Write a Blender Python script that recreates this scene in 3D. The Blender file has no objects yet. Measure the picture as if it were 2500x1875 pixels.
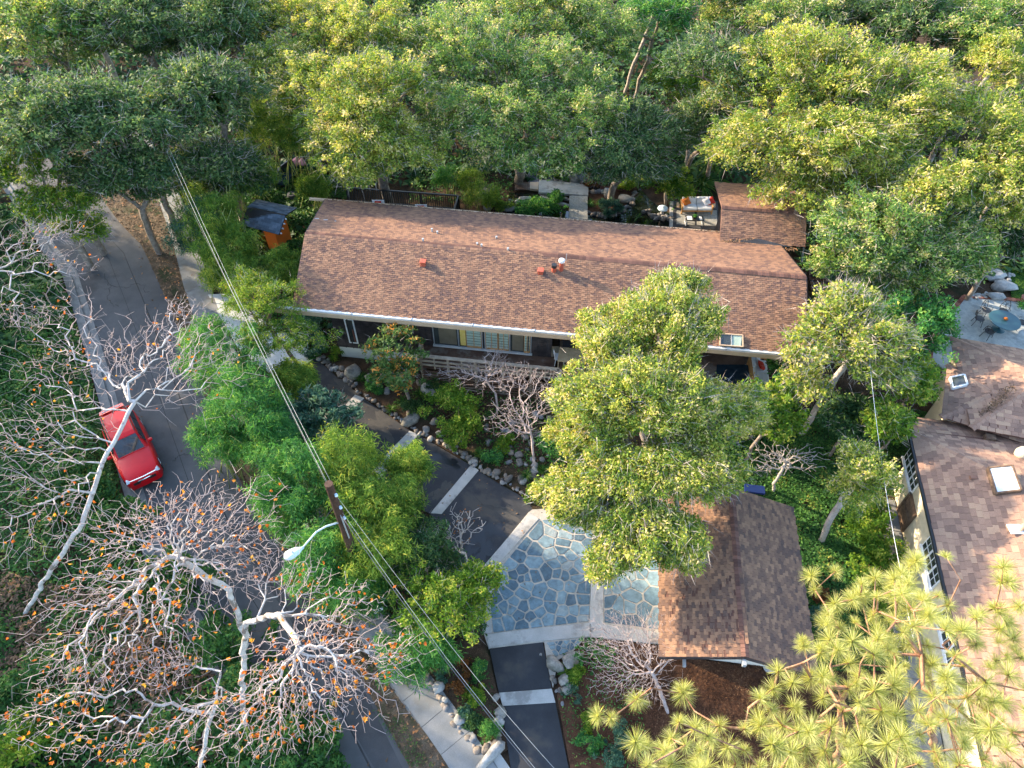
import bpy, math, random
import numpy as np
from math import radians, sin, cos, pi, hypot
D=bpy.data; S=bpy.context.scene; C=S.collection
# ---------------------------------------------------------------- camera, light, exposure
CAMH=28.; FOC=1735.; TILT=radians(40.9)
cam=D.cameras.new('camera'); co=D.objects.new('camera',cam); C.objects.link(co)
co.location=(0,0,CAMH); co.rotation_euler=(TILT,0,0)
cam.sensor_width=36; cam.lens=36*FOC/2500; cam.clip_end=900; cam.clip_start=.3
S.camera=co
SUN_EL=radians(21); SUN_H=(-.90,.436)          # horizontal direction towards the sun
W=D.worlds.new('World'); S.world=W; W.use_nodes=True
nt=W.node_tree; nt.nodes.clear()
sky=nt.nodes.new('ShaderNodeTexSky'); sky.sky_type='NISHITA'; sky.sun_disc=False
sky.sun_elevation=SUN_EL; sky.sun_rotation=math.atan2(SUN_H[0],SUN_H[1]); sky.air_density=1.0; sky.dust_density=1.2
bg=nt.nodes.new('ShaderNodeBackground'); bg.inputs[1].default_value=.15
wo=nt.nodes.new('ShaderNodeOutputWorld'); nt.links.new(sky.outputs[0],bg.inputs[0]); nt.links.new(bg.outputs[0],wo.inputs[0])
sl=D.lights.new('sun','SUN'); sl.energy=3.0; sl.angle=radians(.55); sl.color=(1,.80,.56)
so=D.objects.new('sun',sl); C.objects.link(so)
from mathutils import Vector
so.rotation_euler=Vector((SUN_H[0]*cos(SUN_EL),SUN_H[1]*cos(SUN_EL),sin(SUN_EL))).to_track_quat('Z','Y').to_euler()
S.view_settings.view_transform='Standard'; S.view_settings.look='None'
S.view_settings.gamma=1; S.view_settings.use_curve_mapping=False
S.view_settings.exposure=2.3
S.render.engine='CYCLES'
# ---------------------------------------------------------------- photo geometry helpers
def ray(u,v):
    a=(u-1250)/FOC; b=-(v-937.5)/FOC
    return np.array([a,sin(TILT)+b*cos(TILT),-cos(TILT)+b*sin(TILT)])
CAM=np.array([0,0,CAMH])
def at(u,v,z=0.):
    r=ray(u,v); return CAM+r*((z-CAMH)/r[2])
def hit(u,v,p0,n):
    r=ray(u,v); return CAM+r*(np.dot(np.asarray(p0)-CAM,n)/np.dot(r,n))
def unit(v): v=np.asarray(v,float); return v/np.linalg.norm(v)
def lerp(a,b,t): return np.asarray(a,float)*(1-t)+np.asarray(b,float)*t
# ---------------------------------------------------------------- materials
def nodes(name):
    m=D.materials.new(name); m.use_nodes=True; t=m.node_tree; b=t.nodes['Principled BSDF']; return m,t,b
def ramp(t,cols,interp='LINEAR'):
    r=t.nodes.new('ShaderNodeValToRGB'); e=r.color_ramp.elements
    while len(e)<len(cols): e.new(.5)
    for k,(p,c) in enumerate(cols): e[k].position=p; e[k].color=(*c,1)
    r.color_ramp.interpolation=interp; return r
def noise(t,scale,detail=4,rough=.6,vec=None):
    n=t.nodes.new('ShaderNodeTexNoise'); n.inputs['Scale'].default_value=scale; n.inputs['Detail'].default_value=detail; n.inputs['Roughness'].default_value=rough
    if vec is None:
        g=t.nodes.new('ShaderNodeNewGeometry'); vec=g.outputs['Position']
    t.links.new(vec,n.inputs['Vector']); return n
def mix(t,fac,a,b,mode='MIX'):
    x=t.nodes.new('ShaderNodeMix'); x.data_type='RGBA'; x.blend_type=mode
    for s,i in ((fac,0),(a,6),(b,7)):
        if hasattr(s,'links'): t.links.new(s,x.inputs[i])
        elif i==0: x.inputs[0].default_value=s
        else: x.inputs[i].default_value=(*s,1)
    return x.outputs[2]
def surf(name,a,b,scale=3,rough=.85,bump=.3,bscale=40,spec=.3,fine=.25,c=None,cscale=.6,metal=0,cpos=(.52,.62)):
    """two tones by broad noise, fine grain, optional stain tone c"""
    m,t,p=nodes(name)
    n=noise(t,scale); r=ramp(t,[(.35,a),(.65,b)]); t.links.new(n.outputs[0],r.inputs[0]); col=r.outputs[0]
    f=noise(t,bscale,3,.7); fr=ramp(t,[(.3,(1-fine,)*3),(.7,(1+fine,)*3)]); t.links.new(f.outputs[0],fr.inputs[0])
    col=mix(t,1,col,fr.outputs[0],'MULTIPLY')
    if c:
        n2=noise(t,cscale,5,.65); r2=ramp(t,[(cpos[0],(0,0,0)),(cpos[1],(1,1,1))]); t.links.new(n2.outputs[0],r2.inputs[0]); col=mix(t,r2.outputs[0],col,c)
    t.links.new(col,p.inputs['Base Color']); p.inputs['Roughness'].default_value=rough; p.inputs['Specular IOR Level'].default_value=spec; p.inputs['Metallic'].default_value=metal
    if bump:
        bp=t.nodes.new('ShaderNodeBump'); bp.inputs['Strength'].default_value=bump; bp.inputs['Distance'].default_value=.02
        t.links.new(f.outputs[0],bp.inputs['Height']); t.links.new(bp.outputs[0],p.inputs['Normal'])
    return m
def pal(name,cols,rough=.85,spec=.3,fine=.2,fscale=60,bump=.2,cscale=0,shift=.25,interp='LINEAR'):
    """colour by the piece's own 'rnd' attribute; cscale shifts it by broad noise"""
    m,t,p=nodes(name)
    at_=t.nodes.new('ShaderNodeAttribute'); at_.attribute_name='rnd'; f=at_.outputs['Fac']
    if cscale:
        n=noise(t,cscale,3,.6); ma=t.nodes.new('ShaderNodeMath'); ma.operation='MULTIPLY_ADD'; t.links.new(n.outputs[0],ma.inputs[0]); ma.inputs[1].default_value=shift*2; t.links.new(f,ma.inputs[2])
        mb=t.nodes.new('ShaderNodeMath'); mb.operation='SUBTRACT'; t.links.new(ma.outputs[0],mb.inputs[0]); mb.inputs[1].default_value=shift; f=mb.outputs[0]
    r=ramp(t,cols,interp); t.links.new(f,r.inputs[0])
    g=noise(t,fscale,3,.7); fr=ramp(t,[(.3,(1-fine,)*3),(.7,(1+fine,)*3)]); t.links.new(g.outputs[0],fr.inputs[0])
    col=mix(t,1,r.outputs[0],fr.outputs[0],'MULTIPLY'); t.links.new(col,p.inputs['Base Color'])
    p.inputs['Roughness'].default_value=rough; p.inputs['Specular IOR Level'].default_value=spec
    if bump:
        bp=t.nodes.new('ShaderNodeBump'); bp.inputs['Strength'].default_value=bump; bp.inputs['Distance'].default_value=.01
        t.links.new(g.outputs[0],bp.inputs['Height']); t.links.new(bp.outputs[0],p.inputs['Normal'])
    return m
GAIN={'bamboo_leaf':2.3,'feathery_green_leaf':2.2,'oak_leaf':1.75,'golden_oak_leaf':1.65,'dark_oak_leaf':1.6,'dark_glossy_leaf':1.5,'ivy_leaf':2.1,'blue_green_leaf':1.5,'lime_leaf':1.25,'magnolia_leaf':1.4,'strap_leaf':1.3}
def leafmat(name,cols,trans=.35,rough=.6,spec=.18):
    gq=GAIN.get(name,1); cols=[(p_,tuple(min(.75,x*gq) for x in c_)) for p_,c_ in cols]; trans=min(.45,trans*1.15)
    m,t,p=nodes(name)
    a=t.nodes.new('ShaderNodeAttribute'); a.attribute_name='rnd'
    r=ramp(t,cols); t.links.new(a.outputs['Fac'],r.inputs[0])
    t.links.new(r.outputs[0],p.inputs['Base Color']); p.inputs['Roughness'].default_value=rough; p.inputs['Specular IOR Level'].default_value=spec
    tr=t.nodes.new('ShaderNodeBsdfTranslucent'); ty=mix(t,1,r.outputs[0],(1.35,1.25,.55),'MULTIPLY'); t.links.new(ty,tr.inputs[0])
    ms=t.nodes.new('ShaderNodeMixShader'); ms.inputs[0].default_value=trans
    t.links.new(p.outputs[0],ms.inputs[1]); t.links.new(tr.outputs[0],ms.inputs[2]); t.links.new(ms.outputs[0],t.nodes['Material Output'].inputs[0])
    return m
def plain(name,c,rough=.5,spec=.5,metal=0,fine=.08,coat=0):
    m=surf(name,tuple(x*.93 for x in c),tuple(min(1,x*1.05) for x in c),2,rough,0,30,spec,fine,metal=metal)
    m.node_tree.nodes['Principled BSDF'].inputs['Coat Weight'].default_value=coat; return m
M={}
M['soil']=surf('soil',(.045,.03,.02),(.085,.055,.035),1.2,.95,.6,25,.1,.5,(.03,.035,.018),.35)
M['mulch']=surf('mulch',(.055,.028,.018),(.12,.06,.035),2,.95,.8,30,.1,.5)
M['asphalt']=surf('asphalt',(.075,.078,.082),(.105,.107,.11),.7,.9,.35,90,.25,.25,(.06,.06,.062),.25)
M['driveway']=surf('driveway',(.022,.025,.030),(.038,.041,.048),.8,.7,.25,80,.35,.25,(.06,.055,.05),.4)
M['wet']=surf('wet_asphalt',(.010,.012,.015),(.016,.018,.022),1,.28,.1,80,.5,.2)
M['concrete']=surf('concrete',(.36,.36,.34),(.46,.45,.43),1.4,.85,.25,60,.25,.18,(.26,.255,.24),.9)
M['walk']=surf('sidewalk_concrete',(.19,.20,.20),(.26,.265,.265),1.1,.9,.3,60,.25,.2,(.19,.185,.17),.7)
M['curb']=surf('curb_concrete',(.16,.16,.155),(.24,.235,.22),2,.9,.3,60,.2,.25)
M['mortar']=surf('mortar',(.38,.35,.30),(.50,.46,.40),5,.9,.5,50,.2,.3)
M['flag']=pal('flagstone',[(0,(.075,.12,.155)),(.3,(.10,.17,.215)),(.6,(.145,.225,.27)),(.85,(.20,.285,.32)),(1,(.26,.30,.30))],.65,.3,.3,5,.3,1.6,.28)
M['shingle']=pal('roof_shingle',[(0,(.09,.062,.062)),(.3,(.155,.092,.072)),(.5,(.225,.128,.085)),(.78,(.29,.165,.105)),(1,(.35,.205,.13))],.9,.2,.25,90,.3,.55,.3)
M['shingle2']=pal('garage_shingle',[(0,(.075,.058,.055)),(.3,(.135,.085,.065)),(.6,(.22,.13,.085)),(1,(.34,.20,.12))],.9,.2,.25,90,.3,.8,.35)
M['shake']=pal('neighbour_tile',[(0,(.20,.125,.095)),(.4,(.29,.18,.13)),(.75,(.35,.22,.155)),(1,(.41,.27,.18))],.85,.25,.25,50,.3,.8,.3)
M['slate']=pal('blue_slate_shingle',[(0,(.065,.085,.11)),(.5,(.10,.135,.175)),(1,(.16,.20,.25))],.8,.3,.2,60,.2)
M['ridge']=pal('ridge_cap',[(0,(.10,.055,.045)),(1,(.19,.10,.075))],.9,.2,.2,60,.2)
M['darkwood']=surf('dark_stained_board',(.030,.026,.028),(.060,.050,.050),2.5,.75,.5,60,.3,.35,(.09,.07,.065),1.2)
M['deckwood']=surf('weathered_deck',(.10,.055,.038),(.17,.105,.075),1.6,.7,.4,60,.3,.3,(.22,.18,.15),.9)
M['railwood']=surf('pale_weathered_wood',(.33,.26,.19),(.45,.37,.28),4,.85,.4,60,.2,.2)
M['tan']=plain('tan_fascia',(.50,.36,.24),.6)
M['whitemetal']=plain('pale_gutter',(.62,.64,.64),.45)
M['cream']=surf('cream_stucco',(.62,.54,.38),(.70,.62,.46),1.2,.9,.3,80,.2,.08,(.55,.47,.33),.5)
M['stuccow']=surf('white_stucco',(.66,.64,.58),(.74,.72,.66),1.5,.9,.3,80,.2,.08)
M['white']=plain('white_paint',(.78,.79,.80),.45)
M['black']=plain('black_metal',(.018,.018,.02),.45)
M['grey']=plain('grey_metal',(.35,.37,.38),.4)
M['teal']=plain('dark_teal_metal',(.03,.10,.13),.4)
M['orange']=plain('orange_paint',(.75,.16,.02),.55)
M['redpaint']=plain('red_vent_paint',(.42,.09,.05),.6)
M['lampwhite']=plain('pale_blue_lamp_metal',(.55,.68,.76),.4)
M['polewood']=surf('creosote_pole',(.045,.025,.018),(.09,.05,.035),6,.8,.4,50,.3,.3)
M['wire']=plain('wire',(.30,.33,.34),.4)
M['wiredark']=plain('dark_cable',(.06,.07,.09),.5)
M['carred']=plain('car_red',(.60,.004,.010),.35,.3,0,.02,.25)
M['rubber']=plain('rubber',(.02,.02,.021),.7)
M['chrome']=plain('chrome',(.7,.72,.74),.18,.6,1)
M['lamp']=plain('headlamp_glass',(.55,.60,.64),.1,.7)
M['cushion']=surf('white_cushion',(.72,.74,.76),(.80,.81,.82),6,.9,.2,40,.2,.05)
M['fred']=surf('red_fabric',(.50,.035,.025),(.62,.06,.035),8,.9,.2,60,.2,.1)
M['forange']=surf('orange_fabric',(.62,.16,.03),(.74,.24,.05),8,.9,.2,60,.2,.1)
M['gold']=surf('gold_fabric',(.75,.55,.12),(.8,.6,.2),8,.8,.1,60,.3,.1)
M['pink']=surf('pink_fabric',(.72,.32,.48),(.78,.40,.55),8,.9,.2,60,.2,.1)
M['blueviolet']=surf('white_linen',(.66,.66,.72),(.74,.74,.78),8,.9,.2,60,.2,.05)
M['teak']=surf('honey_wood',(.42,.22,.08),(.55,.31,.13),6,.6,.2,50,.3,.2)
M['paletop']=surf('pale_tabletop',(.46,.34,.20),(.56,.43,.27),4,.6,.2,50,.3,.15)
M['rug']=surf('dark_blue_rug',(.018,.035,.055),(.03,.055,.08),4,.95,.4,60,.1,.2)
M['tarp']=plain('blue_tarp',(.008,.025,.12),.5)
M['brick']=pal('brick',[(0,(.16,.06,.045)),(.5,(.25,.10,.07)),(1,(.36,.17,.12))],.9,.2,.3,60,.3)
M['paver']=pal('terracotta_paver',[(0,(.10,.05,.038)),(.5,(.17,.085,.06)),(1,(.25,.14,.10))],.9,.2,.3,60,.3)
M['stone']=pal('river_stone',[(0,(.09,.08,.075)),(.3,(.16,.145,.13)),(.55,(.26,.21,.165)),(.8,(.18,.185,.20)),(1,(.36,.34,.31))],.75,.3,.2,25,.3)
M['boulder']=surf('boulder_rock',(.20,.19,.17),(.34,.31,.27),2.2,.85,.7,14,.2,.25,(.14,.14,.12),1.5)
M['paleboulder']=surf('pale_boulder',(.26,.26,.25),(.42,.41,.39),2.2,.85,.7,14,.2,.2,(.24,.24,.23),1.5)
M['gravel']=surf('blue_grey_gravel',(.10,.12,.16),(.24,.27,.33),14,.85,1,30,.3,.5)
M['aggregate']=surf('exposed_aggregate',(.26,.26,.24),(.38,.37,.34),8,.9,.8,60,.2,.35)
M['patioblue']=surf('grey_patio',(.33,.36,.35),(.44,.46,.44),4,.9,.6,50,.2,.2,(.27,.29,.28),.8)
M['charcoal']=surf('charcoal_mat',(.055,.058,.065),(.08,.082,.09),3,.9,.4,60,.2,.2)
M['lawn']=surf('lawn_turf',(.018,.055,.010),(.035,.085,.015),3,.95,.7,60,.1,.4)
M['lime']=surf('limewash',(.48,.50,.50),(.56,.57,.56),3,.8,.1,60,.2,.1)
def glassmat(name,c,rough=.06):
    m,t,p=nodes(name); n=noise(t,.8,2); r=ramp(t,[(.35,tuple(x*.7 for x in c)),(.65,tuple(x*1.25 for x in c))]); t.links.new(n.outputs[0],r.inputs[0]); t.links.new(r.outputs[0],p.inputs['Base Color'])
    p.inputs['Roughness'].default_value=rough; p.inputs['Specular IOR Level'].default_value=.9; return m
M['glass']=glassmat('window_glass',(.045,.055,.055)); M['carglass']=glassmat('car_glass',(.015,.022,.03),.05)
M['skylight']=glassmat('skylight_dome',(.66,.74,.78),.15); M['water']=glassmat('pond_water',(.010,.014,.012),.03)
M['warmroom']=surf('room_floor',(.16,.135,.09),(.20,.17,.12),2,.6,.1,40,.3,.1)
M['shoji']=surf('shoji_paper',(.34,.44,.36),(.42,.52,.43),3,.7,.1,50,.3,.05)
M['bark']=surf('oak_bark',(.16,.13,.11),(.30,.26,.22),5,.9,.6,30,.2,.3)
M['twig']=surf('pale_twig_bark',(.34,.30,.27),(.48,.43,.39),5,.85,.3,40,.2,.2)
M['brown']=surf('brown_bark',(.10,.065,.045),(.19,.13,.09),5,.9,.5,40,.2,.3)
M['syc']=surf('sycamore_bark',(.40,.37,.355),(.60,.57,.54),3.2,.85,.3,24,.2,.18,(.22,.185,.16),2.2,cpos=(.55,.60))
M['syctwig']=surf('sycamore_twig',(.34,.27,.25),(.50,.42,.40),4,.85,.2,30,.2,.15)
M['pinebark']=surf('pine_bark',(.24,.12,.07),(.42,.24,.15),5,.9,.6,25,.2,.35)
M['cane']=surf('bamboo_cane',(.20,.26,.07),(.34,.36,.12),5,.5,.1,40,.3,.15)
O=(.26,.13,.05)
M['oak']=leafmat('oak_leaf',[(0,(.030,.08,.026)),(.35,(.07,.14,.035)),(.65,(.14,.21,.045)),(.85,(.26,.28,.085)),(1,(.42,.35,.20))])
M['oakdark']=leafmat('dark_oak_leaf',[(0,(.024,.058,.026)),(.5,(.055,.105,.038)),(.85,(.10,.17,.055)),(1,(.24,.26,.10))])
M['oakgold']=leafmat('golden_oak_leaf',[(0,(.045,.10,.018)),(.4,(.12,.18,.028)),(.7,(.25,.27,.045)),(.88,(.38,.35,.09)),(1,(.50,.38,.20))])
M['bamboo']=leafmat('bamboo_leaf',[(0,(.022,.055,.010)),(.5,(.062,.118,.018)),(.85,(.13,.18,.028)),(1,(.22,.22,.04))],.4)
M['bamboo2']=leafmat('feathery_green_leaf',[(0,(.015,.055,.022)),(.5,(.03,.11,.028)),(.85,(.07,.17,.035)),(1,(.14,.22,.05))],.4)
M['lime_']=leafmat('lime_leaf',[(0,(.035,.10,.012)),(.5,(.10,.20,.02)),(.85,(.22,.30,.035)),(1,(.36,.36,.07))],.4)
M['bluegreen']=leafmat('blue_green_leaf',[(0,(.016,.05,.036)),(.5,(.035,.09,.058)),(.85,(.07,.14,.085)),(1,(.13,.20,.11))],.25)
M['darkleaf']=leafmat('dark_glossy_leaf',[(0,(.012,.038,.015)),(.5,(.024,.065,.022)),(.85,(.05,.10,.028)),(1,(.10,.15,.04))],.25,.6,.2)
M['ivy']=leafmat('ivy_leaf',[(0,(.010,.035,.010)),(.5,(.022,.065,.014)),(.85,(.05,.115,.022)),(1,(.13,.14,.03))],.25,.6,.2)
M['magnolia']=leafmat('magnolia_leaf',[(0,(.03,.075,.02)),(.5,(.07,.13,.03)),(.80,(.14,.18,.05)),(.88,(.45,.20,.04)),(1,(.55,.24,.05))],.3,.6,.2)
M['russet']=leafmat('russet_leaf',[(0,(.07,.045,.02)),(.5,(.18,.07,.025)),(1,(.32,.14,.04))],.3)
M['syleaf']=leafmat('autumn_sycamore_leaf',[(0,(.34,.09,.02)),(.4,(.55,.17,.035)),(.75,(.68,.27,.05)),(1,(.70,.42,.07))],.4)
M['litter']=leafmat('fallen_leaf',[(0,(.06,.04,.026)),(.45,(.14,.09,.055)),(.8,(.24,.15,.09)),(.95,(.36,.19,.09)),(1,(.45,.20,.08))],.05,.8)
M['chips']=leafmat('bark_chip',[(0,(.04,.02,.013)),(.6,(.10,.05,.028)),(1,(.20,.11,.06))],.0,.9,.1)
M['needle']=leafmat('pine_needle',[(0,(.24,.30,.08)),(.5,(.46,.50,.19)),(1,(.68,.66,.38))],.4,.45)
M['grass']=leafmat('strap_leaf',[(0,(.02,.07,.015)),(.6,(.05,.14,.02)),(1,(.16,.22,.04))],.3,.45)
# ---------------------------------------------------------------- object helpers
def wl(o):
    p=np.zeros(3)
    while o is not None: p=p+np.array(o.location); o=o.parent
    return p
def mk(name,V,Fc,mat,parent=None,rnd=None,smooth=False,kind=None):
    V=np.asarray(V,np.float32).reshape(-1,3)
    if parent is not None: V=V-wl(parent).astype(np.float32)
    me=D.meshes.new(name)
    if isinstance(Fc,np.ndarray):
        k=Fc.shape[1]; n=len(Fc); me.vertices.add(len(V)); me.vertices.foreach_set('co',V.ravel())
        me.loops.add(n*k); me.loops.foreach_set('vertex_index',Fc.astype(np.int32).ravel())
        me.polygons.add(n); me.polygons.foreach_set('loop_start',np.arange(0,n*k,k,dtype=np.int32)); me.update(calc_edges=True); me.polygons.foreach_set('use_smooth',np.zeros(n,bool))
    else: me.from_pydata(V.tolist(),[],Fc)
    if rnd is not None:
        a=me.attributes.new('rnd','FLOAT','POINT'); a.data.foreach_set('value',np.broadcast_to(np.asarray(rnd,np.float32),(len(V),)).copy())
    if smooth: me.polygons.foreach_set('use_smooth',[True]*len(me.polygons))
    me.materials.append(M[mat] if isinstance(mat,str) else mat)
    o=D.objects.new(name,me); C.objects.link(o); o.parent=parent
    if kind: o['kind']=kind
    return o
def tag(o,label,cat,group=None):
    o['label']=label; o['category']=cat
    if group: o['group']=group
    return o
def thing(name,label,cat,loc=(0,0,0),group=None,rz=0):
    o=D.objects.new(name,None); C.objects.link(o); o.location=[float(x) for x in loc]; o.rotation_euler=(0,0,rz); o.empty_display_size=.2
    return tag(o,label,cat,group)
def dup(root,loc,rz,label,group=None):
    r=root.copy(); C.objects.link(r); r.location=[float(x) for x in loc]; r.rotation_euler=(0,0,rz); r['label']=label
    if group: r['group']=group
    for ch in list(root.children):
        c=ch.copy(); C.objects.link(c); c.parent=r
        for g in list(ch.children): d=g.copy(); C.objects.link(d); d.parent=c
    return r
class B:
    """collects solids for ONE mesh"""
    def __init__(s): s.V=[]; s.F=[]
    def add(s,V,Fc):
        n=len(s.V); s.V+=[tuple(map(float,v)) for v in V]; s.F+=[[i+n for i in f] for f in Fc]; return s
    def box(s,c,d,rz=0,ax=None):
        """centre, size; rz turn about z; ax=(x,y,z unit axes)"""
        c=np.asarray(c,float)
        if ax is None: ax=(np.array([cos(rz),sin(rz),0]),np.array([-sin(rz),cos(rz),0]),np.array([0,0,1.]))
        v=[c+ax[0]*d[0]/2*i+ax[1]*d[1]/2*j+ax[2]*d[2]/2*k for k in (-1,1) for j in (-1,1) for i in (-1,1)]
        return s.add(v,[[0,2,3,1],[4,5,7,6],[0,1,5,4],[2,6,7,3],[0,4,6,2],[1,3,7,5]])
    def beam(s,a,b,w,h,up=(0,0,1)):
        a=np.asarray(a,float); b=np.asarray(b,float); x=unit(b-a); y=np.cross(up,x)
        y=unit(y) if np.linalg.norm(y)>1e-6 else np.array([0,1.,0]); z=np.cross(x,y)
        return s.box((a+b)/2,(np.linalg.norm(b-a),w,h),ax=(x,y,z))
    def prism(s,poly,z0,z1):
        """poly: list of xy(z); z0/z1 numbers"""
        n=len(poly); A=sum(poly[i][0]*poly[(i+1)%n][1]-poly[(i+1)%n][0]*poly[i][1] for i in range(n))
        if A<0: poly=poly[::-1]
        return s.add([(p[0],p[1],z0) for p in poly]+[(p[0],p[1],z1) for p in poly],[list(range(n))[::-1],list(range(n,2*n))]+[[i,(i+1)%n,n+(i+1)%n,n+i] for i in range(n)])
    def slab(s,poly3,th):
        """planar 3D polygon thickened downwards along its normal"""
        P=[np.asarray(p,float) for p in poly3]; nn=unit(np.cross(P[1]-P[0],P[2]-P[1]))
        if nn[2]<0: P=P[::-1]; nn=-nn
        n=len(P); return s.add(P+[p-nn*th for p in P],[list(range(n)),list(range(n,2*n))[::-1]]+[[n+i,n+(i+1)%n,(i+1)%n,i] for i in range(n)])
    def tube(s,pts,r,k=8,caps=True):
        pts=[np.asarray(p,float) for p in pts]; n=len(pts)
        if not hasattr(r,'__len__'): r=[r]*n
        V=[]; Fc=[]
        for i,p in enumerate(pts):
            d=unit(pts[min(i+1,n-1)]-pts[max(i-1,0)]); a=np.cross(d,(.02,.05,1) if abs(d[2])<.95 else (1,.1,0)); a=unit(a); b=np.cross(d,a)
            V+=[p+(a*cos(2*pi*j/k)+b*sin(2*pi*j/k))*r[i] for j in range(k)]
        for i in range(n-1): Fc+=[[i*k+j,i*k+(j+1)%k,(i+1)*k+(j+1)%k,(i+1)*k+j] for j in range(k)]
        if caps: Fc+=[list(range(k))[::-1],[(n-1)*k+j for j in range(k)]]
        return s.add(V,Fc)
    def lathe(s,c,prof,k=16):
        V=[(c[0]+r*cos(2*pi*j/k),c[1]+r*sin(2*pi*j/k),c[2]+z) for r,z in prof for j in range(k)]
        n=len(prof); Fc=[[i*k+j,i*k+(j+1)%k,(i+1)*k+(j+1)%k,(i+1)*k+j] for i in range(n-1) for j in range(k)]
        return s.add(V,Fc+[list(range(k))[::-1],[(n-1)*k+j for j in range(k)]])
    def pillow(s,c,w,h,t,ax):
        """soft cushion: grid with bulged faces and pinched corners"""
        n=6; V=[]; Fc=[]
        for sd in (1,-1):
            o=len(V)
            for i in range(n+1):
                for j in range(n+1):
                    x=i/n*2-1; y=j/n*2-1; bl=max(0,(1-x**4)*(1-y**4))**.5; pin=1-.10*(1-abs(x))*abs(y)-.10*(1-abs(y))*abs(x)
                    V.append(np.asarray(c)+ax[0]*x*w/2*pin+ax[1]*y*h/2*pin+ax[2]*sd*t/2*bl)
            for i in range(n):
                for j in range(n):
                    q=[o+i*(n+1)+j,o+(i+1)*(n+1)+j,o+(i+1)*(n+1)+j+1,o+i*(n+1)+j+1]; Fc.append(q if sd>0 else q[::-1])
        return s.add(V,Fc)
    def obj(s,name,mat,parent=None,rnd=None,smooth=False,kind=None): return mk(name,s.V,s.F,mat,parent,rnd,smooth,kind)
def bevel(o,w=.02,seg=2):
    m=o.modifiers.new('bevel','BEVEL'); m.width=w; m.segments=seg; m.limit_method='ANGLE'; return o
def structure(o): o['kind']='structure'; return o
rs=np.random.RandomState
def rock(name,c,size,mat,parent,seed,rz=0,rnd=.5,flat=.7):
    r=rs(seed); k=[(0,0)]; V=[]; Fc=[]; nu,nv=9,6
    ph=r.rand(8)*6.28
    for i in range(nv+1):
        th=pi*i/nv
        for j in range(nu):
            a=2*pi*j/nu; d=np.array([sin(th)*cos(a),sin(th)*sin(a),cos(th)])
            f=1+.13*sin(3*d[0]+ph[0]+2*d[2])+.12*sin(4*d[1]+ph[1]-d[0])+.09*sin(5*d[2]+3*d[0]+ph[2])
            p=np.sign(d)*np.abs(d)**.8*f*np.array(size)/2; V.append((c[0]+p[0]*cos(rz)-p[1]*sin(rz),c[1]+p[0]*sin(rz)+p[1]*cos(rz),c[2]+p[2]))
    for i in range(nv):
        for j in range(nu): Fc.append([i*nu+j,(i+1)*nu+j,(i+1)*nu+(j+1)%nu,i*nu+(j+1)%nu])
    return mk(name,V,Fc,mat,parent,rnd,True)
# ---------------------------------------------------------------- vegetation generators
def quads(P,Nrm,L,Wd,rng,rnd,up=None):
    """rhombic leaves at P facing Nrm"""
    n=len(P); t=rng.normal(size=(n,3)) if up is None else up+rng.normal(size=(n,3))*.35
    a=np.cross(Nrm,t); a/=np.linalg.norm(a,axis=1)[:,None]+1e-9; b=np.cross(a,Nrm); b/=np.linalg.norm(b,axis=1)[:,None]+1e-9
    L=L[:,None]; Wd=Wd[:,None]
    k=(rng.rand(n,1)-.5)*.5
    V=np.stack([P-b*L*.45-a*Wd*(.5+k),P-b*L*.30+a*Wd*(.5-k),P+b*L*.55],1).reshape(-1,3)
    return V,np.arange(3*n).reshape(-1,3),np.repeat(rnd,3)
def leaves(name,tips,m,sig,ll,lw,mat,parent,seed,dark=None,upb=.6,flat=.7,droop=0,kind=None,grad=.25):
    r=rs(seed); tips=np.asarray(tips); n=len(tips)*m
    off=r.normal(size=(len(tips),m,3)); off/=np.linalg.norm(off,axis=2)[:,:,None]; off*=(r.rand(len(tips),m,1)**.5)
    sg=sig*(.6+.8*r.rand(len(tips),1,1)); off=off*sg*np.array([1,1,flat])
    P=(tips[:,None,:]+off).reshape(-1,3)
    N=r.normal(size=(n,3)); N[:,2]=np.abs(N[:,2])+upb; N/=np.linalg.norm(N,axis=1)[:,None]
    up=None
    if droop: up=np.tile([0,0,-droop],(n,1))+off.reshape(-1,3)/sig*1.2
    tone=np.repeat(r.rand(len(tips)),m)
    rnd=np.clip(.5+(tone-.5)*2*grad+(r.rand(n)-.5)*.75,0,1)
    V,Fc,rr=quads(P,N,ll*(.6+.8*r.rand(n)),lw*(.6+.8*r.rand(n)),r,rnd,up)
    return mk(name,V,Fc,mat,parent,rr,kind=kind)
def lumpy(c,rad,nl,nt,r,low=-.25,fill=.36,inner=.72):
    c=np.asarray(c,float); rad=np.asarray(rad,float); d=[]
    while len(d)<nl:
        x=r.normal(size=3); x/=np.linalg.norm(x)
        if x[2]>low: d.append(x)
    cen=c+np.array(d)*rad*inner*(.70+.5*r.rand(nl,1)); k=r.randint(nl,size=nt)
    x=r.normal(size=(nt,3)); x/=np.linalg.norm(x,axis=1)[:,None]; x*=r.rand(nt,1)**.4
    return cen[k]+x*rad*fill*(.7+.6*r.rand(nl,1))[k]*np.array([1,1,.8])
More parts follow.
